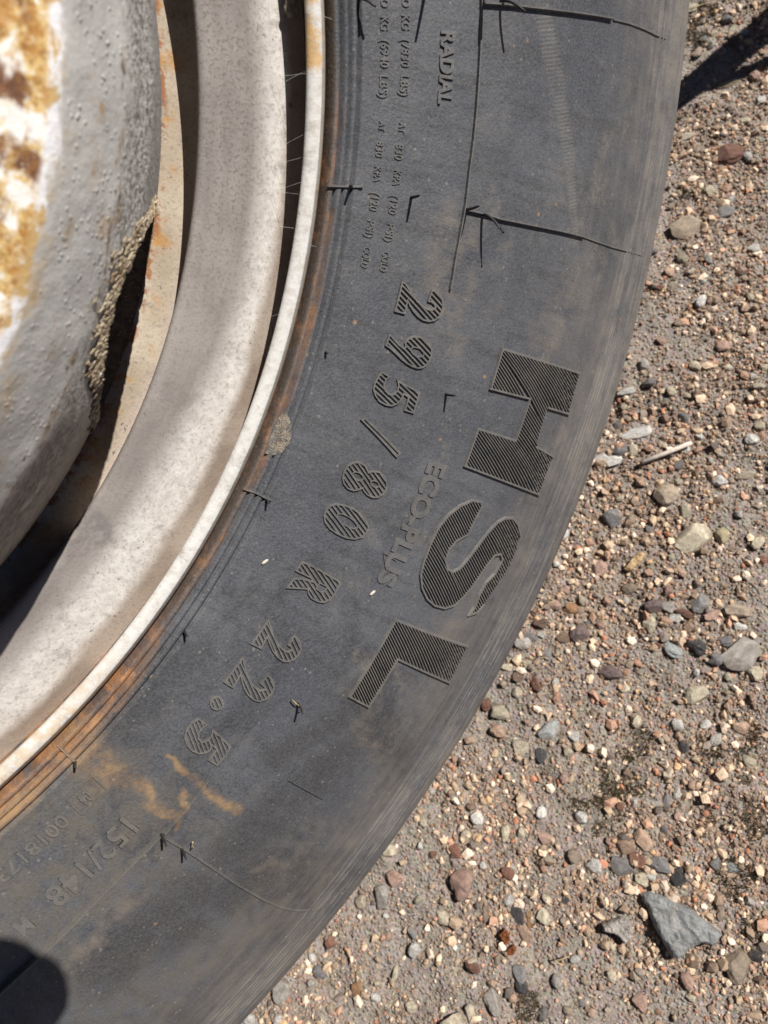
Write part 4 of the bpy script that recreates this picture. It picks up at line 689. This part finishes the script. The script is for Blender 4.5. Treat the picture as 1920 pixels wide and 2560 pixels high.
# dry bits caught on the tyre (not part of it)
STRAWQ = [[(.3630, -44.5, .002), (.3655, -44.53, .0030), (.3671, -44.57, .0022), (.3687, -44.7, .0035), (.3708, -44.87, .0010)], [(.3666, -55.28, .004), (.3683, -55.6, .0045), (.3703, -55.75, .0015), (.3706, -55.94, .0008)]]
STRAWT = (('dry straw bit caught on a whisker between the decimal five and the big L', STRAWQ[0]), ('pale curled seed husk lying by the mould line at lower left', STRAWQ[1]))
for lab, q in STRAWT:
    o = tube('straw', [W_MAT @ Vector(S(*p)) for p in q], .00042, .0002, M_STRAW, None, 5); tag(o, lab, 'straw', 'dry bits on the tyre')
for lab, r_, t_ in (('tiny white fleck on the rubber inside the decimal digits', .3200, -36.9), ('tiny white fleck beside the end of the wide plain lettering', .3712, -35.6)):
    o = obj('fleck', (lambda m: m)(bpy.data.meshes.new('fleck')), M_TWIG); bm = bmesh.new(); bmesh.ops.create_icosphere(bm, subdivisions=2, radius=1.0); bm.to_mesh(o.data); bm.free()
    o.matrix_world = Matrix.Translation(W_MAT @ Vector(S(r_, t_, .0004))) @ W_MAT.to_3x3().to_4x4() @ Matrix.Rotation(math.radians(t_ + 60), 4, 'Z') @ Matrix.Diagonal((.0017, .0007, .0006, 1)); tag(o, lab, 'fleck', 'white flecks on the tyre')

# rim --------------------------------------------------------------------
RIM = [(.3045, -.0188), (.3040, -.0150), (.3005, -.0092), (.2986, -.0058), (.2988, -.0036), (.2986, -.0022), (.2982, -.0014), (.2970, -.0003), (.2956, .0009), (.2952, .0012), (.2948, .00125), (.2938, .0012), (.2924, .0008), (.2913, .0001), (.2906, -.0008), (.2905, -.0017),
       (.2911, -.0030), (.2938, -.0052), (.2985, -.0090), (.3028, -.0138), (.3043, -.0186),
       (.3010, -.0189), (.2950, -.0185), (.2900, -.0182), (.2850, -.0181), (.2800, -.0179), (.2750, -.0178), (.2700, -.0177), (.2650, -.0177), (.2610, -.0178), (.2592, -.0181), (.2580, -.0187), (.2575, -.0196), (.2577, -.0210),
       (.2590, -.0232), (.2640, -.0300), (.2680, -.0365), (.2685, -.0395), (.2676, -.0408), (.2640, -.0411), (.2600, -.0411), (.2560, -.0411), (.2512, -.0411), (.2506, -.0416), (.2506, -.0530)]
rim = revolve('rim', RIM, M_RIM, wheel, 720)
revolve('rim_barrel', [(.2506, -.053), (.2520, -.060), (.2530, -.120), (.2560, -.200), (.2750, -.235), (.2880, -.240), (.2985, -.262)], M_BARREL, wheel, 240)

# wheel disc with its hand holes ----------------------------------------------
DP = np.array([(.2512, -.0410), (.2505, -.0385), (.2440, -.0200), (.2330, .0070), (.2262, .0235), (.2238, .0288), (.2215, .0325), (.2185, .0362), (.2135, .0430), (.2100, .0478), (.2075, .0502), (.2000, .0585), (.1935, .0655), (.1905, .0682), (.1875, .0700), (.1780, .0730), (.1600, .0760), (.1300, .0770), (.1100, .0740)])
DS = np.r_[0, np.cumsum(np.hypot(*np.diff(DP, axis=0).T))]
_ss = np.linspace(0, DS[-1], 500); _dr = np.interp(_ss, DS, DP[:, 0]); _dz = np.interp(_ss, DS, DP[:, 1])
for _ in range(14):
    for q in (_dr, _dz): q[1:-1] = .25 * q[:-2] + .5 * q[1:-1] + .25 * q[2:]
def disc_pt(th, s): return np.interp(s, _ss, _dr), np.interp(s, _ss, _dz)
HOLE = [(-13.4, .0022), (-14.4, .022), (-15.4, .044), (-16.27, .0596), (-17.0, .0675), (-17.9, .0742), (-19.57, .0803), (-21.15, .0828), (-23.07, .0845), (-24.95, .0836), (-26.3, .0820), (-27.6, .0797), (-28.8, .0745), (-29.8, .0681), (-30.8, .055), (-31.6, .040), (-32.4, .0246), (-33.2, .0022)]
low_edge = [(-33.2 + (19.8) * k / 20, .0022) for k in range(1, 20)]
hole = HOLE + low_edge
T0, T1 = -41.3, -5.3
KS = 90. # scale degrees->units so triangles are even: 1 deg ~ .0042 m
sx = .0042
pts = [(t * sx, s) for t, s in hole]; edges = [(i, (i + 1) % len(hole)) for i in range(len(hole))]
b0 = len(pts); svals = list(np.linspace(0, DS[-1], 74)); tv = list(np.linspace(T0, T1, 41))
ring = [(T0, s) for s in svals] + [(t, svals[-1]) for t in tv[1:-1]] + [(T1, s) for s in svals[::-1]] + [(t, 0.0) for t in tv[1:-1][::-1]]
pts += [(t * sx, s) for t, s in ring]; edges += [(b0 + i, b0 + (i + 1) % len(ring)) for i in range(len(ring))]
hx = np.array([t * sx for t, s in hole]); hy = np.array([s for t, s in hole]); hp = list(zip(hx, hy))
for t in np.linspace(T0, T1, 73)[1:-1]:
    for s in np.linspace(0, DS[-1], 100)[1:-1]:
        x0 = t * sx + random.uniform(-.0004, .0004); s0 = s + random.uniform(-.0004, .0004)
        if inside(np.array([x0]), np.array([s0]), hp)[0]: continue
        if min((hx - x0) ** 2 + (hy - s0) ** 2) < .0009 ** 2: continue
        pts.append((x0, s0))
res = geometry.delaunay_2d_cdt([Vector(p) for p in pts], edges, [], 1, 1e-7)
pv = np.array([(v.x, v.y) for v in res[0]]); tri = np.array(res[2])
cen = pv[tri].mean(1); tri = tri[~inside(cen[:, 0], cen[:, 1], hp)]
allv, allf = [], []
R_, Z_ = np.interp(pv[:, 1], _ss, _dr), np.interp(pv[:, 1], _ss, _dz)
for k in range(10):
    a = np.radians(pv[:, 0] / sx + 36 * k); allf.append(tri + len(pv) * k)
    allv.append(np.stack([R_ * np.cos(a), R_ * np.sin(a), Z_], 1))
dv = np.concatenate(allv); df = np.concatenate(allf)
rr = np.hypot(dv[:, 0], dv[:, 1])
# lumps in the old paint
amp = np.clip((dv[:, 2] - -.03) / .03, 0, 1)
bumpv = (.00030 * vnoise(dv * 120, 21) + .00022 * np.abs(vnoise(dv * 330, 22))) * amp
lf = np.stack([dv[:, 0] / rr * .6, dv[:, 1] / rr * .6, np.full(len(dv), .8)], 1); dv = dv + lf * bumpv[:, None]
me = np_mesh('wheel_disc', dv, df); bm = bmesh.new(); bm.from_mesh(me); bmesh.ops.remove_doubles(bm, verts=bm.verts, dist=2e-5); bmesh.ops.recalc_face_normals(bm, faces=bm.faces)
up = sum(f.normal.z * f.calc_area() for f in bm.faces)
if up < 0: bmesh.ops.reverse_faces(bm, faces=bm.faces)
bm.to_mesh(me); bm.free(); me.update()
disc = obj('wheel_disc', me, M_DISC, wheel); me.materials.append(M_EDGE)
so = disc.modifiers.new('thick', 'SOLIDIFY'); so.thickness = .011; so.offset = -1; so.material_offset_rim = 1
revolve('hub_bore', [(.1100, .0740), (.1095, .0600), (.1080, -.0500), (.0, -.0500)], M_BARREL, wheel, 96)

# loose paint flakes round the torn edge of the hole
V, F = [], []
def disc_surf(th, s, h):
    r, z = disc_pt(th, s); r2, z2 = disc_pt(th, s + .002); dr, dz = r2 - r, z2 - z; l = math.hypot(dr, dz); nr, nz = dz / l, -dr / l
    t = math.radians(th); return Vector(((r + nr * h) * math.cos(t), (r + nr * h) * math.sin(t), z + nz * h))
up_edge = HOLE[1:]
for k in range(1100):
    i = random.randrange(len(up_edge) - 1); f = random.random()
    th = up_edge[i][0] + (up_edge[i + 1][0] - up_edge[i][0]) * f; s = up_edge[i][1] + (up_edge[i + 1][1] - up_edge[i][1]) * f
    d = abs(random.gauss(0, 1)) * .0034 * (1.0 if -29 < th < -17 else .7)
    # push outwards from the hole centre
    ct, cs = -23.3, .03
    vx, vy = (th - ct) * sx, s - cs; l = math.hypot(vx, vy); th2 = th + vx / l * d / sx; s2 = s + vy / l * d
    if s2 < .01: continue
    p = disc_surf(th2, s2, random.uniform(-.0002, .0006)); q = disc_surf(th2 + .5, s2, .0008) - p; w = disc_surf(th2, s2 + .002, .0008) - p
    q.normalize(); w.normalize(); nn = q.cross(w)
    ang = random.uniform(-.5, .5); e1 = q * math.cos(ang) + w * math.sin(ang) + nn * random.uniform(-.22, .22); e2 = nn.cross(e1) if abs(nn.dot(e1)) < .95 else w
    L, B = random.uniform(.0008, .0032), random.uniform(.0007, .0018); b = len(V); th_ = .0004
    for sg in (0, 1):
        for (u, v_) in ((-1, -.4), (-.2, -1), (.9, -.6), (1, .5), (.1, 1), (-.8, .7)):
            V.append(p + e1 * u * L * .5 * random.uniform(.7, 1.2) + e2 * v_ * B * random.uniform(.7, 1.2) + nn * th_ * sg)
    F.append(tuple(b + 6 + j for j in range(6))); F.append(tuple(b + 5 - j for j in range(6)))
    for j in range(6): F.append((b + j, b + (j + 1) % 6, b + 6 + (j + 1) % 6, b + 6 + j))
me = py_mesh('paint_flakes', V, F); fix(me); o = obj('paint_flakes', me, M_FLAKE, disc); o['kind'] = 'stuff'; o['label'] = 'yellowish brittle paint flakes curling round the torn hole edge'

# old cobweb threads and dirt between lip and rim
V, F = [], []
for k in range(10):
    th = random.choice([random.uniform(-3, 2), random.uniform(-14, 2), random.uniform(-30, -2)])
    a = Vector((.2915 * math.cos(math.radians(th)), .2915 * math.sin(math.radians(th)), random.uniform(-.004, .001)))
    th2 = th + random.uniform(-2.5, 1.0); rr_ = random.choice([random.uniform(.284, .288), random.uniform(.283, .288), random.uniform(.299, .305)])
    z2 = -.0175 if rr_ < .295 else float(side_z(rr_)) + .0004
    c = Vector((rr_ * math.cos(math.radians(th2)), rr_ * math.sin(math.radians(th2)), z2))
    d = (c - a).normalized(); n1 = d.orthogonal().normalized(); n2 = d.cross(n1); b = len(V); rad = .00004
    mids = [a, (a + c) / 2 + Vector((0, 0, -.0012)), c]
    for p in mids:
        for j in range(3): V.append(p + (n1 * math.cos(j * 2.094) + n2 * math.sin(j * 2.094)) * rad)
    for i in range(2):
        for j in range(3): F.append((b + i * 3 + j, b + i * 3 + (j + 1) % 3, b + i * 3 + 3 + (j + 1) % 3, b + i * 3 + 3 + j))
o = obj('cobweb', py_mesh('cobweb', V, F), M_WEB, rim); o['kind'] = 'stuff'; o['label'] = 'fine dusty cobweb threads between the rim lip and the tyre bead'
# clump of dried dirt caught in the lip near the top
def blob_mesh(name, sub, amp, seed, ani=(1, 1, 1), planes=0, lump=2.2):
    bm = bmesh.new(); bmesh.ops.create_icosphere(bm, subdivisions=sub, radius=1.0)
    co = np.array([v.co[:] for v in bm.verts]); rg = np.random.default_rng(seed)
    co = co * (1 + amp * vnoise(co * lump + seed * 3.7, seed) + amp * .4 * vnoise(co * lump * 2.7 + seed, seed + 1))[:, None]
    for k in range(planes):
        nv = rg.normal(size=3); nv /= np.linalg.norm(nv); d = rg.uniform(.52, .86); e = co @ nv - d; m = e > 0; co[m] -= np.outer(e[m], nv)
    co *= np.array(ani)
    for v, c in zip(bm.verts, co): v.co = c
    me = bpy.data.meshes.new(name); bm.to_mesh(me); bm.free()
    me.polygons.foreach_set('use_smooth', [planes == 0] * len(me.polygons)); me.update(); return me
dirt = blob_mesh('dirt_clump', 3, .5, 77, (.0024, .0034, .0024)); o = obj('dirt_clump', dirt, M_PATCH, rim); o.location = (.2925 * math.cos(.030), .2925 * math.sin(.030), -.0145)

# ------------------------------------------------------------------ stones lying on the gravel
ROUND = [blob_mesh('pebble', 3, .30, 100 + k, (1, 1, 1), 5 + k % 5, 1.7) for k in range(12)]
CHIP = [blob_mesh('chip', 3, .20, 200 + k, (1, 1, 1), 9, 2.0) for k in range(12)]
def gz(x, y): return float(height(np.array([x]), np.array([y]))[0])
COLW = dict(cream='cream', white='white', pink='pink', red='brick red', grey='grey', dark='dark', tan='tan', brown='brown', peach='peach', maroon='maroon grey', blue='bluish', orange='orange', yellow='yellowish', rust='rusty', pale='pale grey')
occupied = []; LAND = []; LOOSE = []
SHORTK = {'rounded reddish brown pebble with': 'red round pebble', 'tan blocky stone on': 'blocky tan stone', 'large flat white stone': 'large flat white stone', 'tan arrowhead shaped': 'tan arrowhead stone', 'dark grey round stone': 'dark grey round stone', 'large cream angular': 'large cream angular rock', 'big pale grey rough': 'big pale grey rough rock', 'flat maroon grey wedge': 'maroon wedge stone', 'cream triangular flat': 'cream triangular stone', 'shiny black pebble left': 'shiny black pebble', 'tan ridged pointed': 'tan ridged rock', 'orange red stone': 'orange red stone', 'long peach pebble': 'long peach pebble', 'rounded pinkish pebble': 'rounded pinkish pebble', 'large speckled pink': 'large speckled pink stone', 'dark grey faceted': 'dark faceted stone', 'smooth cream egg': 'cream egg pebble', 'long pale speckled': 'long pale oval stone', 'orange heart': 'orange heart stone', 'pale lumpy stone': 'pale lumpy stone', 'white crumbly': 'crumbly white lump', 'bluish white broken': 'bluish broken stone', 'peach coloured stone': 'peach stone by the moss', 'smooth grey white': 'smooth oval pebble', 'bluish white chip': 'bluish chip in the moss', 'slim white oval': 'slim white oval stone', 'peach white mottled': 'mottled peach stone', 'round whitish stone': 'round whitish stone', 'slim bone': 'bone coloured sliver', 'upright pale stone': 'upright pale stone'}
SHORT = {l[7]: next(v for k, v in SHORTK.items() if l[7].startswith(k)) for l in STONES if l[7] and any(l[7].startswith(k) for k in SHORTK)}
for k, (x, y, w, h, rot, kind, c, lab) in enumerate(STONES):
    src = random.choice(ROUND if kind == 'round' else CHIP)
    me = src.copy(); me.name = 'stone'
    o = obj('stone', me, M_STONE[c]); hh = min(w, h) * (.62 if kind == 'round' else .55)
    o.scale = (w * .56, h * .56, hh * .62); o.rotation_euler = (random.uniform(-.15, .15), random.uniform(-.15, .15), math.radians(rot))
    o.location = (x, y, gz(x, y) + hh * .20)
    occupied.append((x, y, max(w, h) * .5))
    if lab in SHORT: LAND.append((x, y, SHORT[lab]))
    if not lab: LOOSE.append((o, x, y, 'small', COLW[c], 'stone'))
    if lab: tag(o, lab, 'stone', 'stones lying on the gravel')
    else: tag(o, 'small %s stone embedded in the gravel' % COLW[c], 'stone', 'small %s stones in the gravel' % COLW[c])

def slab(name, outline, thick, mat, lab, cat, seed=1, tilt=0.0, amp=.12, grp=None):
    P = np.array(outline); c = P.mean(0); pts = []
    for a, d in zip(P, np.roll(P, -1, 0)):
        for q in range(6): pts.append(a + (d - a) * q / 6)
    pts = np.array(pts) - c; size = np.abs(pts).max(); n = len(pts)
    pts *= (1 + .035 * vnoise(np.c_[pts / size * 7, np.zeros(n)] + seed, seed + 5))[:, None]
    poly = [tuple(p) for p in pts]; rg = np.random.default_rng(seed); step = size / 19
    gx_, gy_ = np.meshgrid(np.arange(-size, size, step), np.arange(-size, size, step)); q = np.stack([gx_.ravel(), gy_.ravel()], 1) + rg.uniform(-.3, .3, (gx_.size, 2)) * step
    q = q[inside(q[:, 0], q[:, 1], poly)]; dist = np.sqrt(((q[:, None] - pts[None]) ** 2).sum(2)).min(1); q = q[dist > step * .45]
    allp = np.concatenate([pts, q]); res = geometry.delaunay_2d_cdt([Vector(p) for p in allp], [(i, (i + 1) % n) for i in range(n)], [], 1, 1e-7)
    v2 = np.array([(v.x, v.y) for v in res[0]]); d = np.sqrt(((v2[:, None] - pts[None]) ** 2).sum(2)).min(1)
    s3 = np.c_[v2 / size, np.zeros(len(v2))]
    z = thick * (.62 + .38 * np.clip(d / (size * .10), 0, 1) ** .6) + thick * amp * (1.1 * vnoise(s3 * 2.3 + seed * 5, seed) + .7 * vnoise(s3 * 6 + seed, seed + 1) + .45 * vnoise(s3 * 15, seed + 2)) + v2[:, 0] * tilt
    V = [(p[0], p[1], h) for p, h in zip(v2, z)]; F = [tuple(t) for t in res[2]]; b_ = len(V)
    order = [int(np.argmin(((v2 - p) ** 2).sum(1))) for p in pts]
    for k, (s_, zz) in enumerate(((1.03, .25), (1.0, -.7))):
        for p in pts: V.append((p[0] * s_, p[1] * s_, thick * zz))
    rows = [order, list(range(b_, b_ + n)), list(range(b_ + n, b_ + 2 * n))]
    for r0, r1 in zip(rows, rows[1:]):
        for i in range(n): F.append((r0[i], r1[i], r1[(i + 1) % n], r0[(i + 1) % n]))
    me = py_mesh(name, V, F, False); fix(me)
    o = obj(name, me, mat); o.location = (c[0], c[1], gz(*c) + .001); tag(o, lab, cat, grp)
    occupied.append((c[0], c[1], size * .8)); return o
slab('stone', BIGSTONE, .0095, M_BIG, 'big grey triangular stone, largest on the gravel at lower right', 'stone', 3, .03, .13, 'stones lying on the gravel')
slab('stone', ANGSTONE, .007, M_PALE, 'pale angular stone just left of the big grey triangle', 'stone', 5, 0, .10, 'stones lying on the gravel')
slab('rust_flake', IRON, .005, M_IRON, 'rusty orange iron flake, bigger of two, beside the mottled peach stone', 'rust flake', 7, .1, .25, 'rusty iron flakes')
slab('rust_flake', IRON2, .004, M_IRON, 'dark rusty iron flake, smaller and lower of two', 'rust flake', 8, -.1, .25, 'rusty iron flakes')
slab('wood_chip', WOODCHIP, .003, M_WOODCHIP, 'tan splinter of wood on the gravel below the cream rock', 'wood chip', 9, .05, .2)
tp = [Vector((x, y, gz(x, y) + .006 + .001 * i)) for i, (x, y) in enumerate(TWIG)]
tag(tube('twig', tp, .0019, .0017, M_TWIG, None, 8), 'pale bleached straight twig lying on the gravel', 'twig')
SLAB = ['thin dry straw by the tyre at the very top of the picture', 'short bent straw under the thin straw at the top', 'brown straw stem near the middle of the tyre edge', 'orange grass stem right of the lower dark stones', 'short orange stem crossing another at the bottom']
for k, (a, b) in enumerate(STRAW):
    p = [Vector((a[0] + (b[0] - a[0]) * t, a[1] + (b[1] - a[1]) * t, gz(*a) + .005 + .0015 * math.sin(t * 3))) for t in np.linspace(0, 1, 5)]
    tag(tube('straw', p, .0005, .0004, M_STRAW, None, 5), SLAB[k], 'straw', 'bits of straw on the ground')

# small countable pebbles
SMALLC = [('cream', .20), ('white', .16), ('pink', .11), ('peach', .10), ('grey', .13), ('tan', .10), ('red', .06), ('pale', .06), ('dark', .04), ('yellow', .03), ('orange', .01)]
SM = [blob_mesh('pebble', 2, .2, 300 + k, (1, 1, .8), 7 if k % 3 else 4) for k in range(10)]
SMV = {}
def view_px(x, y, z=0.0):
    q = Matrix(CAM_ROT).transposed() @ Vector((x, y, z - CAM_H)); return 960 + 1800 * q.x / -q.z, 1280 - 1800 * q.y / -q.z
cnt = 0; tries = 0
names = [c for c, _ in SMALLC]; pr = np.array([p for _, p in SMALLC]); pr /= pr.sum()
while cnt < 190 and tries < 9000:
    tries += 1
    x, y = random.uniform(-.26, .22), random.uniform(-.26, .62); px, py = view_px(x, y)
    if not (600 < px < 1915 and 5 < py < 2555) or not inside(np.array([x]), np.array([y]), [tuple(q) for q in GBOX])[0]: continue
    rad = random.choice([.0032, .0036, .004, .0046, .0055])
    if any((x - a) ** 2 + (y - b) ** 2 < (rad + c) ** 2 for a, b, c in occupied): continue
    c = str(RNG.choice(names, p=pr)); k = random.randrange(10); key = (c, k)
    if key not in SMV:
        m = SM[k].copy(); m.name = 'pebble'; m.materials.append(M_STONE[c]); SMV[key] = m
    o = bpy.data.objects.new('pebble', SMV[key]); COLL.objects.link(o)
    o.scale = (rad * random.uniform(.8, 1.25), rad * random.uniform(.7, 1.0), rad * random.uniform(.6, .9)); o.rotation_euler = (random.uniform(-.4, .4), random.uniform(-.4, .4), random.uniform(0, 6.28))
    o.location = (x, y, gz(x, y) + rad * .3); tag(o, 'tiny %s pebble pressed into the packed gravel' % COLW[c], 'pebble', 'tiny %s pebbles' % COLW[c])
    occupied.append((x, y, rad)); cnt += 1; LOOSE.append((o, x, y, 'tiny', COLW[c], 'pebble'))

# say which small stone is which by the larger stone it lies next to
LAND += [(float(np.mean([p[0] for p in q])), float(np.mean([p[1] for p in q])), n) for q, n in ((BIGSTONE, 'big grey triangular stone'), (ANGSTONE, 'pale angular stone'), (TWIG, 'pale twig'), (WOODCHIP, 'wood splinter'), (IRON, 'bigger rust flake'))]
cand = []
for i, (o, x, y, sz_, cw, kind) in enumerate(LOOSE):
    for lx, ly, ln in LAND:
        dx, dy = x - lx, y - ly; d = math.hypot(dx, dy)
        side = ('to the right of' if dx > 0 else 'to the left of') if abs(dx) > abs(dy) else ('above' if dy > 0 else 'below')
        cand.append((d, i, (sz_, cw, kind, side, ln)))
best = {}
for d, i, key in sorted(cand):
    best.setdefault(key, i)
done_ = set()
for d, i, key in sorted(cand):
    if best[key] == i and i not in done_:
        done_.add(i); sz_, cw, kind, side, ln = key
        LOOSE[i][0]['label'] = 'nearest %s %s %s %s the %s' % (sz_, cw, kind, side, ln)

# ------------------------------------------------------------------ grit: tens of thousands of grains in one mesh
def grains(name, xy, size, tint, seed, embed=.42, flat=.75):
    n = len(xy); rg = np.random.default_rng(seed)
    bm = bmesh.new(); bmesh.ops.create_icosphere(bm, subdivisions=1, radius=1.0)
    base = np.array([v.co[:] for v in bm.verts]); bf = np.array([[v.index for v in f.verts] for f in bm.faces]); bm.free()
    k = len(base)
    jit = 1 + rg.uniform(-.38, .34, (n, k, 1))
    v = base[None] * jit
    v *= np.stack([rg.uniform(.8, 1.45, n), rg.uniform(.7, 1.1, n), rg.uniform(.55, .95, n) * flat / .7], 1)[:, None]
    # random tilt and spin
    a = rg.uniform(0, 2 * PI, n); t = rg.uniform(-.7, .7, n)
    ca, sa, ct, st = np.cos(a), np.sin(a), np.cos(t), np.sin(t)
    x, y, z = v[..., 0], v[..., 1], v[..., 2]
    x, z = x * ct[:, None] + z * st[:, None], -x * st[:, None] + z * ct[:, None]
    x, y = x * ca[:, None] - y * sa[:, None], x * sa[:, None] + y * ca[:, None]
    v = np.stack([x, y, z], 2) * size[:, None, None]
    v[..., 0] += xy[:, 0, None]; v[..., 1] += xy[:, 1, None]; v[..., 2] += (height(xy[:, 0], xy[:, 1]) + size * embed)[:, None]
    f = (bf[None] + (np.arange(n) * k)[:, None, None]).reshape(-1, 3)
    me = np_mesh(name, v.reshape(-1, 3), f, False)
    at = me.attributes.new('tint', 'FLOAT_COLOR', 'POINT')
    col = np.ones((n, k, 4), np.float32); col[..., :3] = tint[:, None]; at.data.foreach_set('color', col.ravel())
    return me

PAL = np.array([1.46, 1.24, 1.08]) * np.array([(.30, .255, .205), (.22, .18, .145), (.16, .13, .11), (.42, .37, .29), (.56, .50, .41), (.40, .27, .21), (.34, .17, .11), (.20, .195, .19), (.09, .085, .082), (.66, .62, .56), (.46, .35, .22), (.28, .20, .16)])
PP = np.array([.17, .17, .12, .10, .09, .09, .05, .08, .06, .05, .03, .06]); PP /= PP.sum()
def scatter(n, seed):
    rg = np.random.default_rng(seed); x = rg.uniform(-.31, .27, n); y = rg.uniform(-.28, .66, n)
    m = inside(x, y, [tuple(q) for q in GBOX]); return np.stack([x[m], y[m]], 1)
parts = [(84000, .00042, .00075, 5), (62000, .0007, .0012, 1), (28000, .0011, .0017, 2), (8200, .0016, .0025, 3), (2600, .0025, .0040, 4)]
xs, sz, tn = [], [], []
for n, a, b, seed in parts:
    p = scatter(n, seed); rg = np.random.default_rng(seed + 50)
    # clustered: coarser grains gather in patches
    q = vnoise(np.c_[p, np.zeros(len(p))] * 14, 31) * .5 + vnoise(np.c_[p, np.zeros(len(p))] * 37, 32) * .35
    keep = rg.random(len(p)) < (np.clip(.72 + q * 1.1, .15, 1.0) if a < .001 else np.clip(.66 + q * 1.5, .08, 1.0)); p = p[keep]
    s_ = rg.uniform(a, b, len(p)); ci = rg.choice(len(PAL), len(p), p=PP)
    if a < .001: ci = np.where(rg.random(len(p)) < .5, rg.choice([0, 1, 2, 11], len(p)), ci)
    xs.append(p); ci = np.where((s_ > .0022) & (rg.random(len(p)) < .38), rg.choice([3, 4, 9], len(p)), ci)
    sz.append(s_); tn.append(PAL[ci] * rg.uniform(.72, 1.15, (len(p), 1)))
rg = np.random.default_rng(77); p = np.stack([rg.normal(0, .55, 52000), rg.normal(.15, .6, 52000)], 1); p = p[~inside(p[:, 0], p[:, 1], [tuple(q) for q in GBOX])]
ci = rg.choice(len(PAL), len(p), p=PP); xs.append(p); sz.append(rg.choice([.0012, .0016, .002, .0026, .0035], len(p), p=[.36, .3, .2, .1, .04])); tn.append(PAL[ci] * rg.uniform(.72, 1.15, (len(p), 1)))
xs, sz, tn = np.concatenate(xs), np.concatenate(sz), np.concatenate(tn)
ok = np.ones(len(xs), bool)
for a, b, c in occupied:
    if c > .006: ok &= (xs[:, 0] - a) ** 2 + (xs[:, 1] - b) ** 2 > (c * .72) ** 2
xs, sz, tn = xs[ok], sz[ok], tn[ok]
grit = obj('gravel', grains('gravel', xs, sz, tn, 91), M_GRIT); tag(grit, 'fine mixed brown, pink and grey gravel and grit', None, None, 'stuff')

# moss: short tufts of tiny blades
def tufts(name, spots, dens, cols, lab, hgt):
    V, F, Cc = [], [], []
    for x, y, rad in spots:
        rad *= .55
        for k in range(int(dens * rad * rad * 1e6)):
            a = random.uniform(0, 6.283); d = rad * math.sqrt(random.random()); px, py = x + d * math.cos(a), y + d * math.sin(a)
            if vnoise(np.array([[px * 120, py * 120, 0.]]), 55)[0] < -.05 + .5 * (d / rad - .5): continue
            z = gz(px, py) + .0008; b = len(V); w = random.uniform(.00025, .0005); h = hgt * random.uniform(.3, 1.0); lx, ly = random.uniform(-.6, .6) * h, random.uniform(-.6, .6) * h; t = random.uniform(0, 3.14)
            V += [(px - w * math.cos(t), py - w * math.sin(t), z), (px + w * math.cos(t), py + w * math.sin(t), z), (px + lx + w * .4, py + ly, z + h), (px + lx * .6 - w * math.sin(t) , py + ly * .6 + w * math.cos(t), z + h * .5)]
            F += [(b, b + 1, b + 2), (b + 1, b + 3, b + 2), (b + 3, b, b + 2)]; c = random.choice(cols); f_ = random.uniform(.7, 1.3); Cc += [(c[0] * f_, c[1] * f_, c[2] * f_, 1)] * 4
    me = py_mesh(name, V, F); at = me.attributes.new('tint', 'FLOAT_COLOR', 'POINT'); at.data.foreach_set('color', np.array(Cc, np.float32).ravel())
    tag(obj(name, me, M_GRIT), lab, None, None, 'stuff')
tufts('moss', MOSS, 4.2, [(.09, .085, .03), (.12, .10, .045), (.07, .062, .03), (.17, .14, .07), (.14, .10, .06)], 'low olive green moss growing between the stones', .0028)
tufts('dry_moss', RED_MOSS, 6.0, [(.20, .08, .03), (.13, .06, .03), (.16, .10, .05)], 'reddish brown dry moss on the gravel', .0022)

# ------------------------------------------------------------------ unseen things beyond the frame, shaped to cast shadows into it
for k, (a, b) in enumerate(CASTERS):  # invented poles, added to throw the forked shadow at upper right
    a, b = Vector(a), Vector(b); d = (a - b).normalized(); foot = a + d * max(0.0, (a.z + .01) / max(1e-3, -d.z)) if d.z < 0 else a + d * .3
    o = tube('wooden_stake', [b, a, foot], .0085 if k == 0 else .0050, .025 if k == 0 else .0075, M_CASTER, None, 10)
    tag(o, ['thick wooden stake standing past the upper right corner, seen only by its broad shadow', 'thin wooden stake standing past the upper right corner, seen only by its narrow shadow'][k], 'wooden stake', 'stakes outside the frame')

out = []
def arc(cx, cy, r, a0, a1, n=8): return [(cx + r * math.cos(math.radians(a0 + (a1 - a0) * i / n)), cy + r * math.sin(math.radians(a0 + (a1 - a0) * i / n))) for i in range(n + 1)]
out += [(-.0730, .0200), (-.0600, .0232), (-.0095, .0232), (-.0032, .0228), (.0024, .0209), (.0060, .0178), (.0103, .0168), (.0143, .0143), (.0175, .0095), (.0190, .0032), (.0184, -.0032), (.0156, -.0079), (.0119, -.0114), (.0080, -.0159), (.0060, -.0240), (.0055, -.1200), (.0020, -.1260), (-.0680, -.1260), (-.0730, -.1200)]  # phone outline with hand lobes, drawn to match the shadow it casts
out = out[::-1]
V = [(x, y, z) for z in (.0020, .0105) for x, y in out]; n = len(out)
F = [tuple(range(n))[::-1], tuple(range(n, 2 * n))] + [(i, (i + 1) % n, n + (i + 1) % n, n + i) for i in range(n)]
me = py_mesh('phone', V, F); fix(me); ph = obj('phone', me, M_PHONE); ph.matrix_world = camo.matrix_world.copy()
tag(ph, 'black phone taking the picture, seen only by its dark shadow on the tyre', 'phone')
bpy.context.view_layer.update()
